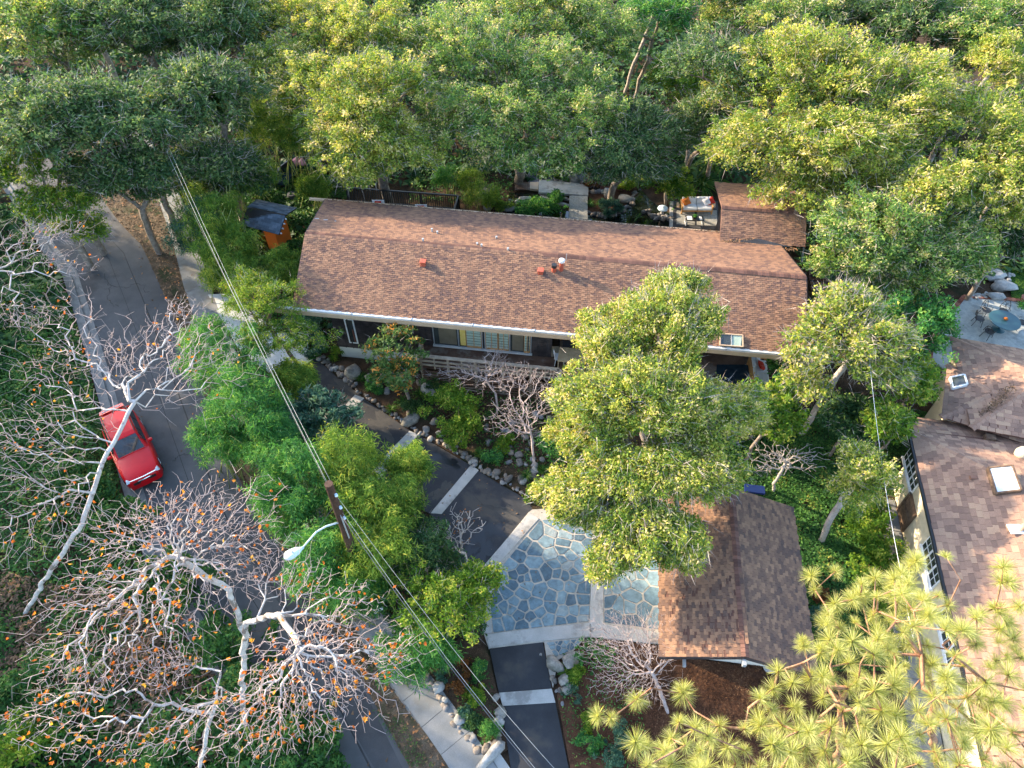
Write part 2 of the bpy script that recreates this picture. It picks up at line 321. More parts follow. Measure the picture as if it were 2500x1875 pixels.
def skeleton(path,tips,r,seg=.5,k=.45,wig=.12):
    """grows a branching net from a trunk path to every tip; returns nodes, parents"""
    path=np.asarray(path,float); N=[path[0]]; par=[-1]; PL=[0.]; 
    for a,b in zip(path[:-1],path[1:]):
        m=max(1,int(np.linalg.norm(b-a)/seg)); base=N[-1]
        for i in range(1,m+1):
            p=lerp(a,b,i/m)+(r.normal(size=3)*wig*.5*seg if i<m else 0); par.append(len(N)-1); PL.append(PL[-1]+seg*.2); N.append(p)
    start=max(1,len(N)//3)
    cap=len(N)+len(tips)*14; A=np.zeros((cap,3)); A[:len(N)]=N; L=np.full(cap,1e9); L[:len(N)]=PL; L[:start]=1e9; n=len(N); Pr=np.full(cap,-1); Pr[:n]=par
    top=A[n-1].copy(); order=np.argsort(np.linalg.norm(tips-top,axis=1))
    for o in order:
        t=tips[o]; d=np.linalg.norm(A[:n]-t,axis=1); c=d+k*L[:n]; j=int(np.argmin(c)); dist=d[j]
        m=min(12,max(1,int(dist/seg))); p0=A[j].copy(); bow=r.normal(size=3)*dist*wig; bow[2]+=dist*.05; pj=j
        for i in range(1,m+1):
            if n>=cap-1: break
            s=i/m; p=p0*(1-s)+t*s+bow*sin(pi*s)+(r.normal(size=3)*wig*seg*.5 if i<m else 0)
            A[n]=p; Pr[n]=pj; L[n]=L[pj]+np.linalg.norm(A[pj]-p); pj=n; n+=1
    return A[:n],Pr[:n]
def branches(name,A,Pr,mat,parent,rt=.012,exp=.5,rmax=.4,k=5,rmin=0,name2=None,thin=None,mat2=None):
    n=len(A); cnt=np.ones(n)
    ch=np.bincount(Pr[1:],minlength=n); cnt[ch>0]=0
    for i in range(n-1,0,-1): cnt[Pr[i]]+=cnt[i]
    R=np.minimum(rt*cnt**exp,rmax); idx=np.arange(1,n); p=Pr[idx]
    d=A[idx]-A[p]; d/=np.linalg.norm(d,axis=1)[:,None]+1e-9
    fr=np.zeros((n,3)); fr[idx]=d; fr[0]=fr[1]
    def frame(dd):
        a=np.cross(dd,np.array([.93,.31,.12])); a/=np.linalg.norm(a,axis=1)[:,None]+1e-9; return a,np.cross(dd,a)
    def build(sel,k,nm,mt):
        i=idx[sel]; q=p[sel]; a1,b1=frame(fr[i]); pf=fr[q]; cosang=(pf*fr[i]).sum(1); pf=np.where(cosang[:,None]>.5,pf,fr[i]); a0,b0=frame(pf)
        r1=R[i][:,None]; r0=np.minimum(R[q],R[i]*1.12+.002)[:,None]; V=np.zeros((len(i),2,k,3))
        for j in range(k):
            c,s=cos(2*pi*j/k),sin(2*pi*j/k); V[:,0,j]=A[q]+(a0*c+b0*s)*r0; V[:,1,j]=A[i]+(a1*c+b1*s)*r1
        base=np.arange(len(i))[:,None]*2*k; F_=[]
        for j in range(k): F_.append(np.concatenate([base+j,base+(j+1)%k,base+k+(j+1)%k,base+k+j],1))
        return mk(nm,V.reshape(-1,3),np.stack(F_,1).reshape(-1,4),mt,parent,.5,True)
    if thin is None: return build(R[idx]>rmin,k,name,mat),R
    o=build(R[idx]>thin,k,name,mat); o2=build((R[idx]<=thin)&(R[idx]>rmin),3,name2,mat2 or mat); o2['kind']='stuff'; return o,R
def tree(name,label,cat,base,path,blobs,leaf,bark='bark',seed=1,group=None,m=55,sig=.34,ll=.13,lw=.07,k=.45,rt=.012,exp=.52,rmax=.35,seg=.5,droop=0,upb=.6,flat=.7,wig=.12,grad=.25,low=-.25,fill=.36,twigs=3.2):
    """blobs: (centre, radii, lumps, tips)"""
    r=rs(seed); t=thing(name,label,cat,base,group)
    tips=np.concatenate([lumpy(c,rad,nl,n,r,low,fill) for c,rad,nl,n in blobs])
    A,Pr=skeleton([base]+list(path),tips,r,seg,k,wig); branches('trunk',A,Pr,bark,t,rt,exp,rmax,5,.006,'branch',.06)
    leaves('crown',tips,m,sig,ll,lw,leaf,t,seed+7,upb=upb,flat=flat,droop=droop,grad=grad)
    nt_=int(len(tips)*twigs)
    if nt_:
        q=tips[r.randint(len(tips),size=nt_)]+r.normal(size=(nt_,3))*sig*.5; cn=tips.mean(0); d=q-cn; d/=np.linalg.norm(d,axis=1)[:,None]; d+=r.normal(size=d.shape)*.6; d/=np.linalg.norm(d,axis=1)[:,None]; L=(.35+.5*r.rand(nt_,1))*sig/.4*.9; a=np.cross(d,r.normal(size=d.shape)); a/=np.linalg.norm(a,axis=1)[:,None]; w_=.0095*sig/.4
        V=np.stack([q-a*w_,q+a*w_,q+d*L+r.normal(size=d.shape)*.04],1).reshape(-1,3); mk('twig',V,np.arange(3*nt_).reshape(-1,3),'twig',t,kind='stuff')
    return t
def shrub(name,label,c,rad,leaf,seed=1,n=40,m=50,ll=.12,lw=.06,cat='shrub',group=None,droop=0,upb=.6,bark='brown',sig=None,grad=.25):
    c=np.asarray(c,float); base=(c[0],c[1],0); r=rs(seed); rad=tuple(x*1.22 for x in rad); n=int(n*1.3); t=thing(name,label,cat,base,group)
    cc=np.array([c[0],c[1],c[2]]); tips=lumpy(cc,rad,max(5,n//5),n,r,-.5,.42,.62)
    A,Pr=skeleton([base,(c[0],c[1],max(.15,c[2]*.5))],tips,r,.35,.3,.12); branches('stem',A,Pr,bark,t,.008,.5,.10,4,.0)
    leaves('foliage',tips,m,sig or .22*max(rad[0],.8)**.5,ll,lw,leaf,t,seed+3,droop=droop,upb=upb,grad=grad)
    return t
def inpoly(P,poly):
    x,y=P[:,0],P[:,1]; c=np.zeros(len(P),bool); n=len(poly); j=n-1
    for i in range(n):
        xi,yi=poly[i][0],poly[i][1]; xj,yj=poly[j][0],poly[j][1]
        c^=((yi>y)!=(yj>y))&(x<(xj-xi)*(y-yi)/(yj-yi+1e-12)+xi); j=i
    return c
def scatter(poly,n,r):
    P=np.asarray([[p[0],p[1]] for p in poly]); lo,hi=P.min(0),P.max(0); q=lo+r.rand(n*3,2)*(hi-lo); q=q[inpoly(q,P)]; return q[:n]
def cover(name,poly,dens,mat,seed,h=.25,ll=.1,lw=.07,z=0,upb=1.2,parent=None,hs=.8,holes=()):
    """leafy or littered ground cover inside a polygon: stuff"""
    P=np.asarray([[p[0],p[1]] for p in poly]); x,y=P[:,0],P[:,1]; ar=.5*abs(np.dot(x,np.roll(y,1))-np.dot(y,np.roll(x,1)))
    r=rs(seed); q=scatter(poly,int(ar*dens),r)
    for ho in holes: q=q[~inpoly(q,ho)]
    n=len(q)
    hh=(.5+.5*np.sin(q[:,0]*hs*2.1+1.3*np.sin(q[:,1]*hs*1.7)+seed))*(.5+.5*np.sin(q[:,1]*hs*2.7+seed*1.7))
    Z=z+.03+h*(.25+.9*hh)*(.5+.5*r.rand(n)); Pt=np.stack([q[:,0],q[:,1],Z],1)
    N=r.normal(size=(n,3)); N[:,2]=np.abs(N[:,2])+upb; N/=np.linalg.norm(N,axis=1)[:,None]
    tone=.5+.25*np.sin(q[:,0]*3.1+seed)*np.sin(q[:,1]*2.3)
    V,Fc,rr=quads(Pt,N,ll*(.5+r.rand(n)),lw*(.5+r.rand(n)),r,np.clip(tone+(r.rand(n)-.5)*.8,0,1))
    return mk(name,V,Fc,mat,parent,rr,kind='stuff')
def strappy(name,label,c,rad,n,mat='grass',seed=1,w=.03,cat='plant',group=None,lift=.5):
    r=rs(seed); t=thing(name,label,cat,c,group); V=[]; Fc=[]; rr=[]
    for i in range(n):
        a=r.rand()*6.28; L=rad*(.6+.5*r.rand()); el=.25+1.1*r.rand(); d=np.array([cos(a),sin(a),0]); s=np.array([-sin(a),cos(a),0]); b=len(V)
        for q in range(4):
            f=q/3; p=np.asarray(c)+d*L*f*cos(el*(1-.5*f))+np.array([0,0,1])*(L*(f*sin(el)*1.1-lift*f*f)+.03); ww=w*(1-.85*f**2)
            V+=[p-s*ww/2,p+s*ww/2+np.array([0,0,.004])]
        for q in range(3): Fc.append([b+2*q,b+2*q+1,b+2*q+3,b+2*q+2])
        rr+=[r.rand()]*8
    mk('foliage',V,Fc,mat,t,np.array(rr)); return t
# ---------------------------------------------------------------- tiles on a sloping polygon
def tilefield(parent,name,poly,expo,tabw,thick,mat,seed,keep=300,lift=.012,alt=True,gap=.011,stagger=.5,jit=.0):
    """poly: convex planar 3D polygon whose first edge is the eave. Individual tiles nearest the camera, rest one stuff part"""
    P=[np.asarray(p,float) for p in poly]; x=unit(P[1]-P[0]); n=unit(np.cross(x,P[2]-P[0])); 
    if n[2]<0: n=-n
    s=np.cross(n,x)
    if np.dot(s,P[2]-P[0])<0: s=-s
    UV=np.array([[np.dot(p-P[0],x),np.dot(p-P[0],s)] for p in P]); vmin,vmax=UV[:,1].min(),UV[:,1].max(); r=rs(seed)
    def span(v):
        xs=[]; v=min(max(v,vmin+1e-4),vmax-1e-4); k=len(UV)
        for i in range(k):
            a,b=UV[i],UV[(i+1)%k]
            if (a[1]-v)*(b[1]-v)<=0 and abs(a[1]-b[1])>1e-9: xs.append(a[0]+(b[0]-a[0])*(v-a[1])/(b[1]-a[1]))
        return (min(xs),max(xs)) if xs else None
    T=[]; rows=int(math.ceil((vmax-vmin)/expo))
    for i in range(rows):
        v0=vmin+i*expo; v1=min(v0+expo*1.25,vmax); a=span(v0); b=span(min(v0+expo,vmax)); c=span(v1)
        if not a or not b or not c: continue
        lo,hi=min(a[0],b[0]),max(a[1],b[1]); u=lo-((i*stagger)%1)*tabw-tabw-r.rand()*tabw*jit; j=0
        while u<hi:
            w=tabw*(1+(r.rand()-.5)*.5*jit*2); u0,u1=u,u+w-gap
            q0,q1=max(u0,a[0]),min(u1,a[1]); q2,q3=max(u0,c[0]),min(u1,c[1])
            if q1-q0>.02 and q3-q2>.005:
                h=thick*(1.7 if alt and (j+i)%2 else 1.)*(1+.15*(r.rand()-.5)); dv=(-expo*.26 if alt and (j+i)%2 else 0)+(r.rand()-.5)*expo*.12*(jit>0)
                T.append((q0,q1,q2,q3,v0+dv,v1,h,(.22+.6*r.rand()) if alt else r.rand()))
            u+=w; j+=1
    T=np.array(T)
    def corners(t):
        q0,q1,q2,q3,v0,v1,h,_=t; lv=lift+h
        pt=lambda u,v,z: P[0]+x*u+s*v+n*z
        return [pt(q0,v0,lv),pt(q1,v0,lv),pt(q3,v1,lift+.002),pt(q2,v1,lift+.002),pt(q0,v0,0),pt(q1,v0,0),pt(q3,v1,0),pt(q2,v1,0)]
    cen=P[0]+np.outer(T[:,:2].mean(1),x)+np.outer(T[:,4],s); dist=np.linalg.norm(cen-CAM,axis=1)
    full=(T[:,1]-T[:,0]>tabw*(.93 if not jit else .6))&(T[:,3]-T[:,2]>tabw*(.93 if not jit else .6)); score=np.where(full,dist,1e6); order=np.argsort(score)
    ind=[o for o in order[:keep] if score[o]<1e6]; indset=set(ind)
    FQ=[[0,1,2,3],[4,5,1,0],[5,6,2,1],[7,4,0,3]]
    cache={}
    for o in ind:
        t=T[o]; key=(int(t[7]*7),t[6]>thick*1.4)
        if key not in cache:
            tt=t.copy(); um=(tt[0]+tt[1])/2; cc=corners((-(tabw-gap)/2,(tabw-gap)/2,-(tabw-gap)/2,(tabw-gap)/2,0,t[5]-t[4],t[6],0)); cc=[c-P[0] for c in cc]
            me=D.meshes.new(name); me.from_pydata([tuple(c) for c in cc],[],FQ); a=me.attributes.new('rnd','FLOAT','POINT'); a.data.foreach_set('value',[(key[0]+.5)/7]*8); me.materials.append(M[mat]); cache[key]=me
        ob=D.objects.new(name,cache[key]); C.objects.link(ob); ob.parent=parent; ob.location=(P[0]+x*(t[0]+t[1])/2+s*t[4])-wl(parent)
    V=[];Fc=[];rr=[]
    for i,t in enumerate(T):
        if i in indset: continue
        b=len(V); V+=corners(t); Fc+=[[q+b for q in f] for f in FQ]; rr+=[t[7]]*8
    if V: mk(name+'_field',np.array(V),np.array(Fc),mat,parent,np.array(rr),kind='stuff')
def ridgecap(parent,a,b,mat,seed,w=.30,expo=.16,th=.02,drop=.07,name='ridge_cap',lift=.03):
    a=np.asarray(a,float); b=np.asarray(b,float); L=np.linalg.norm(b-a); x=unit(b-a); y=unit(np.cross((0,0,1),x)); z=np.cross(x,y); r=rs(seed); N=int(L/expo)
    V=[];Fc=[];rr=[]
    for i in range(N):
        p=a+x*expo*i; q=a+x*expo*(i+1.15); o=len(V); t0=lift+th; t1=lift+.004
        V+=[p+y*w/2+z*(t0-drop),p+z*t0,p-y*w/2+z*(t0-drop),q+y*w/2+z*(t1-drop),q+z*t1,q-y*w/2+z*(t1-drop), p+y*w/2+z*(-drop),p+z*0,p-y*w/2+z*(-drop)]
        Fc+=[[o,o+3,o+4,o+1],[o+1,o+4,o+5,o+2],[o+6,o,o+1,o+7],[o+7,o+1,o+2,o+8]]; rr+=[r.rand()]*9
    return mk(name,V,Fc,mat,parent,np.array(rr),kind='stuff')
# ================================================================ SETTING
def px(l,z=0.): return [at(u,v,z) for u,v in l]
def sheet(name,pts,mat,z,parent=None,th=.0,kind='structure'):
    """flat ground piece: polygon with a real edge thickness reaching down"""
    b=B(); b.prism([(p[0],p[1]) for p in pts],z-max(th,.02),z); o=b.obj(name,mat,parent)
    if kind and parent is None: o['kind']=kind
    return o
r=rs(5)
# ground: one sheet to the horizon, gently uneven away from the built plots
n=120; gx=np.concatenate([np.linspace(-420,-60,12),np.linspace(-56,56,96),np.linspace(60,420,12)]); gy=np.concatenate([np.linspace(-260,-12,8),np.linspace(-8,100,96),np.linspace(110,600,16)])
X,Y=np.meshgrid(gx,gy); far=np.clip((np.hypot(X,Y-20)-45)/60,0,1); Z=-.06+far*(2.2*np.sin(X*.03)+2*np.cos(Y*.027)+3.)-0*X
V=np.stack([X.ravel(),Y.ravel(),Z.ravel()],1); w=len(gx); q=np.array([[j*w+i,j*w+i+1,(j+1)*w+i+1,(j+1)*w+i] for j in range(len(gy)-1) for i in range(w-1)])
structure(mk('ground',V,q,'soil',smooth=True))
# road: right edge traced, five metres wide
RE=np.array(px([(120,330),(215,440),(293,545),(347,600),(372,656),(395,706),(455,850),(524,1025),(575,1150),(622,1253),(700,1355),(781,1474),(900,1691),(1001,1875),(1090,2080)]))[:,:2]
def offset(L,d):
    L=np.asarray(L); T=np.gradient(L,axis=0); T/=np.linalg.norm(T,axis=1)[:,None]; return L+np.stack([T[:,1],-T[:,0]],1)*d
LE=offset(RE,4.3)
def strip(name,A,Bb,z,mat,parent=None,th=.05,kind='structure'):
    n=len(A); V=[(a[0],a[1],z) for a in A]+[(b[0],b[1],z) for b in Bb]+[(a[0],a[1],z-th) for a in A]+[(b[0],b[1],z-th) for b in Bb]
    Fc=[]
    for i in range(n-1): Fc+=[[i,i+1,n+i+1,n+i],[2*n+i,2*n+i+1,i+1,i],[n+i,n+i+1,3*n+i+1,3*n+i]]
    o=mk(name,V,Fc,mat,parent)
    if parent is None and kind: o['kind']=kind
    return o
road=strip('road',RE,LE,.0,'asphalt')
# tar seams and cracks of the road
def ribbon(name,pts,w,z,mat,parent=None,kind=None,seed=0):
    P=np.asarray(pts)[:,:2]; T=np.gradient(P,axis=0); T/=np.linalg.norm(T,axis=1)[:,None]; N=np.stack([T[:,1],-T[:,0]],1); rr=rs(seed); ww=w*(.6+.8*rr.rand(len(P),1))/2
    n=len(P); V=[(a[0],a[1],z) for a in P+N*ww]+[(a[0],a[1],z) for a in P-N*ww]
    o=mk(name,V,[[i,i+1,n+i+1,n+i] for i in range(n-1)],mat,parent)
    if kind: o['kind']=kind
    return o
def wander(pts,seed,amp=.08,m=6):
    rr=rs(seed); out=[]
    for a,b in zip(pts[:-1],pts[1:]):
        for i in range(m): out.append(lerp(a,b,i/m)+np.append(rr.normal(size=2)*amp,0))
    return np.array(out+[np.asarray(pts[-1])])
M['tarseam']=surf('tar_seam',(.03,.031,.033),(.045,.046,.048),3,.8,.1,60,.3,.2)
M['patch']=surf('darker_asphalt_patch',(.050,.052,.056),(.068,.070,.074),1,.85,.3,90,.3,.25)
for k,(d,w_) in enumerate([(1.15,.05),(2.05,.03)]):
    ribbon('seam',np.column_stack([offset(RE,d),np.zeros(len(RE))]),w_,.004,'tarseam',road,seed=k)
ribbon('crack',wander(px([(258,690),(300,705),(335,690),(365,712)]),3),.035,.005,'tarseam',road)
ribbon('crack',wander(px([(255,668),(270,700),(262,735),(290,748)]),4),.03,.005,'tarseam',road)
ribbon('crack',wander(px([(420,1125),(440,1112),(462,1108)]),5,.05),.03,.005,'tarseam',road)
ribbon('patch',np.column_stack([offset(RE[9:],.62),np.zeros(len(RE[9:]))]),1.0,.003,'patch',road,seed=8)
CL=strip('curb',LE,offset(LE,.45),.12,'curb',th=.2)
GUT=strip('gutter',offset(LE,-.35),LE-0,.012,'curb',th=.05)
# sidewalk with separate slabs
SL=np.array(px([(300,330),(360,430),(391,500),(424,600),(449,700),(485,810),(530,930),(571,1042),(625,1140),(719,1280),(781,1385),(853,1515),(918,1625),(998,1740),(1063,1820),(1105,1890),(1215,2080)]))[:,:2]
SR=offset(SL,-1.42)
def resample(L,n):
    d=np.concatenate([[0],np.cumsum(np.linalg.norm(np.diff(L,axis=0),axis=1))]); t=np.linspace(0,d[-1],n); return np.column_stack([np.interp(t,d,L[:,0]),np.interp(t,d,L[:,1])])
walk=strip('sidewalk',SL,SR,.055,'curb',th=.1)
a_=resample(SL,46); a_[1:-1]=(a_[:-2]+a_[1:-1]*2+a_[2:])/4; a_[1:-1]=(a_[:-2]+a_[1:-1]*2+a_[2:])/4; b_=offset(a_,-1.42); rr=rs(2)
for i in range(45):
    e=.018; p=[lerp(a_[i],b_[i],e),lerp(a_[i],b_[i],1-e),lerp(a_[i+1],b_[i+1],1-e),lerp(a_[i+1],b_[i+1],e)]; c=sum(p)/4; p=[c+(q_-c)*np.array([.985,.985]) for q_ in p]
    hw=rr.rand()*.012; b=B(); b.prism(p,.03,.085+hw); b.obj('slab','walk',walk)
# verge between road and sidewalk with leaf litter
vl=resample(RE,40); vr=resample(SL,40)
M['vergesoil']=surf('verge_litter_soil',(.075,.055,.038),(.15,.115,.08),2,.95,.8,30,.1,.45,(.05,.06,.03),.8)
verge=strip('verge',vr,vl,.05,'vergesoil',th=.1)
vp=[tuple(x) for x in vl]+[tuple(x) for x in vr[::-1]]
cover('fallen_leaves',vp,260,'litter',3,.05,.12,.10,.05,2.0)
cover('grass_tufts',[tuple(x[:2]) for x in px([(905,1730),(985,1760),(1060,1875),(1000,1875)])],220,'ivy',4,.1,.10,.03,.06,.2)
cover('grass_tufts',[tuple(x[:2]) for x in px([(850,1560),(880,1560),(960,1680),(925,1700)])],120,'ivy',14,.08,.10,.03,.06,.2)
# upper concrete apron
apron=sheet('driveway_apron',px([(509,722),(562,719),(680,800),(772,872),(694,932),(640,900),(579,847)]),'lime',.095,th=.1)
# black driveway and its pale bands
DR=px([(764,870),(799,900),(868,965),(889,974),(1001,1052),(1023,1063),(1150,1137),(1168,1150),(1225,1186),(1290,1222),(1304,1247)])
DL=px([(690,935),(640,985),(700,1050),(800,1105),(905,1165),(1052,1257),(1090,1300),(1124,1372),(1175,1400),(1185,1385)][::-1])
dw=sheet('driveway',DR+DL,'driveway',.03,th=.06)
def bandp(par,name,l,mat='concrete',z=.055): 
    b=B(); b.prism([(p[0],p[1]) for p in px(l)],.0,z); o=b.obj(name,mat,par); return bevel(o,.012,1)
bandp(dw,'concrete_band',[(838,997),(867,965),(890,973),(857,1006),(790,1075),(768,1062)])
bandp(dw,'concrete_band',[(1000,1053),(1023,1062),(983,1102),(925,1172),(902,1160),(955,1098)])
bandp(dw,'concrete_band',[(1150,1136),(1169,1149),(1078,1256),(1051,1254)])
# wet stains lie in the asphalt as thin irregular sheets
def blot(name,c,s,seed,par,z,rot=0,mat='wet',n=44):
    rr=rs(seed); ph=rr.rand(6)*6.28; pts=[]
    for i in range(n):
        a=2*pi*i/n; f=1+.22*sin(3*a+ph[0])+.20*sin(5*a+ph[1])+.14*sin(9*a+ph[2])+.08*sin(15*a+ph[3]); x=cos(a)*s[0]*f; y=sin(a)*s[1]*f
        pts.append((c[0]+x*cos(rot)-y*sin(rot),c[1]+x*sin(rot)+y*cos(rot),z))
    return mk(name,[(c[0],c[1],z)]+pts,[[0,i+1,(i+1)%n+1] for i in range(n)],mat,par)
for k,(u,v,sx,sy,ro) in enumerate([(1070,1118,.42,.20,-.2),(1105,1132,.42,.2,-.55),(1052,1110,.18,.12,0),(1170,1310,.62,.24,.9),(1205,1290,.40,.26,.3),(1185,1345,.55,.32,1.1),(1150,1345,.3,.2,0),(1222,1300,.22,.3,.5),(1000,1175,.25,.06,-.3),(990,1205,.22,.10,0),(1185,1375,.3,.12,.4)]):
    blot('wet_stain',at(u,v,.03),(sx,sy),k+1,dw,.034+.0008*k,ro)
for k,l in enumerate([[(1000,1075),(1040,1110),(1070,1160),(1060,1215)],[(900,1000),(950,1040),(975,1060)],[(1120,1180),(1180,1230),(1240,1245)],[(720,930),(790,960),(820,985)]]): ribbon('crack',wander(px(l),40+k,.05),.018,.0345,'tarseam',dw,seed=k)
M['dust']=surf('dusty_asphalt',(.055,.054,.052),(.075,.072,.068),1.5,.9,.3,80,.3,.3)
for k,(u,v,sx,sy,ro) in enumerate([(840,950,.9,.5,-.6),(930,1040,.5,.9,.4),(1080,1200,.6,.35,.8),(1230,1250,.8,.25,-.5),(760,950,.5,.5,0)]): blot('dusty_patch',at(u,v,.03),(sx,sy),60+k,dw,.0318+.0003*k,ro,'dust')
# flagstone patio: Voronoi stones set in pale mortar, concrete borders
PB=px([(1290,1252),(1360,1200),(1640,1215),(1640,1575),(1440,1555),(1193,1584),(1176,1531),(1205,1405),(1183,1383)])
patio=sheet('patio',PB,'mortar',.04,th=.08)
def voronoi(poly,n,seed,gap,jit=.8,relax=1):
    r_=rs(seed); P=np.array([[p[0],p[1]] for p in poly]); s=scatter(P,n,r_)
    def clip(pg,a,nn,off):
        out=[]
        for i in range(len(pg)):
            p,q=pg[i],pg[(i+1)%len(pg)]; dp=np.dot(p-a,nn)-off; dq=np.dot(q-a,nn)-off
            if dp<=0: out.append(p)
            if dp*dq<0: out.append(p+(q-p)*dp/(dp-dq))
        return out
    A=sum(P[i][0]*P[(i+1)%len(P)][1]-P[(i+1)%len(P)][0]*P[i][1] for i in range(len(P)))
    if A<0: P=P[::-1]
    def cells(s,gap):
        out=[]
        for i in range(len(s)):
            d=np.linalg.norm(s-s[i],axis=1); nb=np.argsort(d)[1:18]; pg=[p for p in P]
            for k in range(len(P)):
                a=P[k]; e=unit(P[(k+1)%len(P)]-a); nn=np.array([e[1],-e[0]]); pg=clip(pg,a,nn,-gap/2)
                if len(pg)<3: break
            for j in nb:
                if len(pg)<3: break
                nn=unit(s[j]-s[i]); pg=clip(pg,(s[i]+s[j])/2,nn,-gap/2*(.7+.6*((i*7+j*7)%5)/4))
            out.append(np.array(pg) if len(pg)>=3 else None)
        return out
    for _ in range(relax): s=np.array([c.mean(0) if c is not None else s[i] for i,c in enumerate(cells(s,0))])
    return cells(s+r_.normal(size=s.shape)*.05,gap)
def stones(par,name,poly,n,seed,gap,z,mat='flag',h=.025):
    r_=rs(seed+50)
    for c in voronoi(poly,n,seed,gap):
        if c is None: continue
        # chamfered irregular outline
        m=c.mean(0); pts=[]
        for i in range(len(c)):
            a,b,d=c[i-1],c[i],c[(i+1)%len(c)]; pts+=[b+(a-b)*.16*r_.rand(),b+(d-b)*.16*r_.rand()]
            if r_.rand()<.6: pts.append((b+d)/2+(m-(b+d)/2)*.06*r_.rand())
        hh=h*(.8+.4*r_.rand()); k=len(pts); top=[(m[0]+(p[0]-m[0])*.97,m[1]+(p[1]-m[1])*.97,z+hh) for p in pts]; bot=[(p[0],p[1],z-.005) for p in pts]
        mk(name,top+bot,[list(range(k))]+[[i,k+i,k+(i+1)%k,(i+1)%k] for i in range(k)],mat,par,r_.rand())
stones(patio,'flagstone',px([(1318,1270),(1449,1262),(1439,1519),(1203,1547),(1196,1480),(1216,1392)]),72,3,.06,.04)
stones(patio,'flagstone',px([(1472,1260),(1612,1262),(1612,1540),(1474,1522)]),34,9,.06,.04)
stones(patio,'flagstone',px([(1370,1212),(1600,1222),(1600,1256),(1340,1252)]),15,12,.06,.04)
bandp(patio,'concrete_border',[(1293,1252),(1316,1268),(1213,1383),(1181,1383)],z=.075)
bandp(patio,'concrete_border',[(1449,1235),(1471,1235),(1473,1526),(1440,1526)],z=.075)
bandp(patio,'concrete_border',[(1440,1522),(1440,1556),(1300,1568),(1193,1584),(1188,1550),(1300,1536)],z=.078)
bandp(patio,'concrete_border',[(1476,1526),(1612,1546),(1614,1574),(1442,1556),(1442,1523)],z=.076)
bandp(patio,'concrete_border',[(1183,1384),(1214,1386),(1196,1482),(1200,1546),(1187,1548),(1170,1480)],z=.074)
low=sheet('lower_driveway',px([(1195,1584),(1325,1568),(1347,1682),(1356,1716),(1388,1875),(1425,2080),(1290,2080),(1247,1875),(1231,1770),(1226,1723),(1218,1692)]),'driveway',.03,th=.05)
bandp(low,'concrete_band',[(1218,1692),(1347,1682),(1356,1716),(1227,1724)])
bandp(low,'concrete_band',[(1186,1850),(1222,1842),(1252,1885),(1215,1960)],z=.05)
fp=sheet('stone_corner',px([(1328,1566),(1430,1556),(1400,1590),(1362,1612),(1350,1680),(1340,1640)]),'mortar',.035)
stones(fp,'flagstone',px([(1332,1569),(1426,1559),(1398,1588),(1356,1606)]),14,21,.04,.035)
# planting beds
bed=sheet('front_garden_bed',px([(772,868),(840,880),(1045,940),(1400,960),(1700,960),(1740,1190),(1420,1235),(1300,1245),(1290,1218),(1168,1146),(1022,1060),(889,970),(800,898)]),'soil',.045,th=.08)
isl=sheet('island_bed',px([(1034,1640),(1120,1560),(1190,1590),(1216,1695),(1228,1770),(1240,1830),(1190,1860),(1110,1745)]),'soil',.06,th=.09)
M['soil'].name='dark_soil'
mul=sheet('mulch_area',px([(1440,1560),(1620,1578),(1640,1600),(2010,1660),(2060,1875),(2060,2060),(1430,2060),(1392,1875),(1360,1700),(1368,1612)]),'mulch',.02,th=.05)
cover('bark_chips',[tuple(p[:2]) for p in px([(1560,1600),(2010,1640),(2020,1900),(1500,1900),(1500,1700)])],420,'chips',6,.03,.09,.03,.02,2.5)
cover('leaf_scatter',[tuple(p[:2]) for p in px([(1045,950),(1400,960),(1400,1200),(1260,1190),(1100,1090)])],45,'litter',8,.02,.10,.06,.05,2.5)
# lawn, ivy and understorey: stuff
lawn=structure(mk('lawn',[(p[0],p[1],.015) for p in px([(-420,700),(60,700),(120,900),(90,1150),(-420,1150)])],[[0,1,2,3,4]],'lawn'))
cover('lawn_grass',[tuple(p[:2]) for p in px([(-60,760),(70,720),(120,900),(90,1120),(-60,1120)])],420,'grass',5,.05,.09,.02,.015,.0)
left=[tuple(p[:2]) for p in px([(-60,1140),(95,1140),(180,780),(120,560),(-30,560)])]
lo_=offset(LE,.5); gl=[tuple(x) for x in lo_[3:]]+[(-12,-1),(-34,-1),(-44,16)]
cover('ivy',gl,150,'ivy',7,.55,.17,.13,0,1.0,hs=.7)
cover('hedge_ivy',[tuple(x) for x in offset(LE,.55)[1:9]]+[tuple(x) for x in offset(LE,2.6)[1:9][::-1]],330,'ivy',9,1.1,.14,.11,.1,.9,hs=.9)
cover('ivy',[tuple(p[:2]) for p in px([(1750,1090),(2080,960),(2260,1010),(2180,1170),(2140,1240),(2170,1400),(2220,1640),(1990,1640),(1900,1230),(1800,1200)])],430,'ivy',10,.22,.13,.10,0,1.4)
roadhole=[tuple(x) for x in offset(SR,-.1)]+[tuple(x) for x in offset(LE,.5)][::-1]
cover('undergrowth',[(-60,30),(-34,18),(-21,34),(-13.5,30),(-13.5,41),(-2,43),(14,41.5),(17,36),(19,29),(30,33),(60,33),(80,95),(-70,95)],15,'darkleaf',11,1.0,.55,.38,0,.9,hs=.4,holes=[roadhole])
cover('side_undergrowth',[(-14.5,24.5),(-9.8,26),(-11.3,35),(-11,44),(-22,44),(-21,36)],160,'ivy',12,.8,.2,.13,0,.9,hs=.8,holes=[roadhole,[tuple(p[:2]) for p in px([(500,715),(562,719),(772,872),(694,940),(579,860)])]])
cover('leaf_scatter',[tuple(p[:2]) for p in px([(0,1400),(420,1500),(560,1700),(540,1875),(0,1700)])],120,'litter',18,.5,.15,.12,.1,1.5)
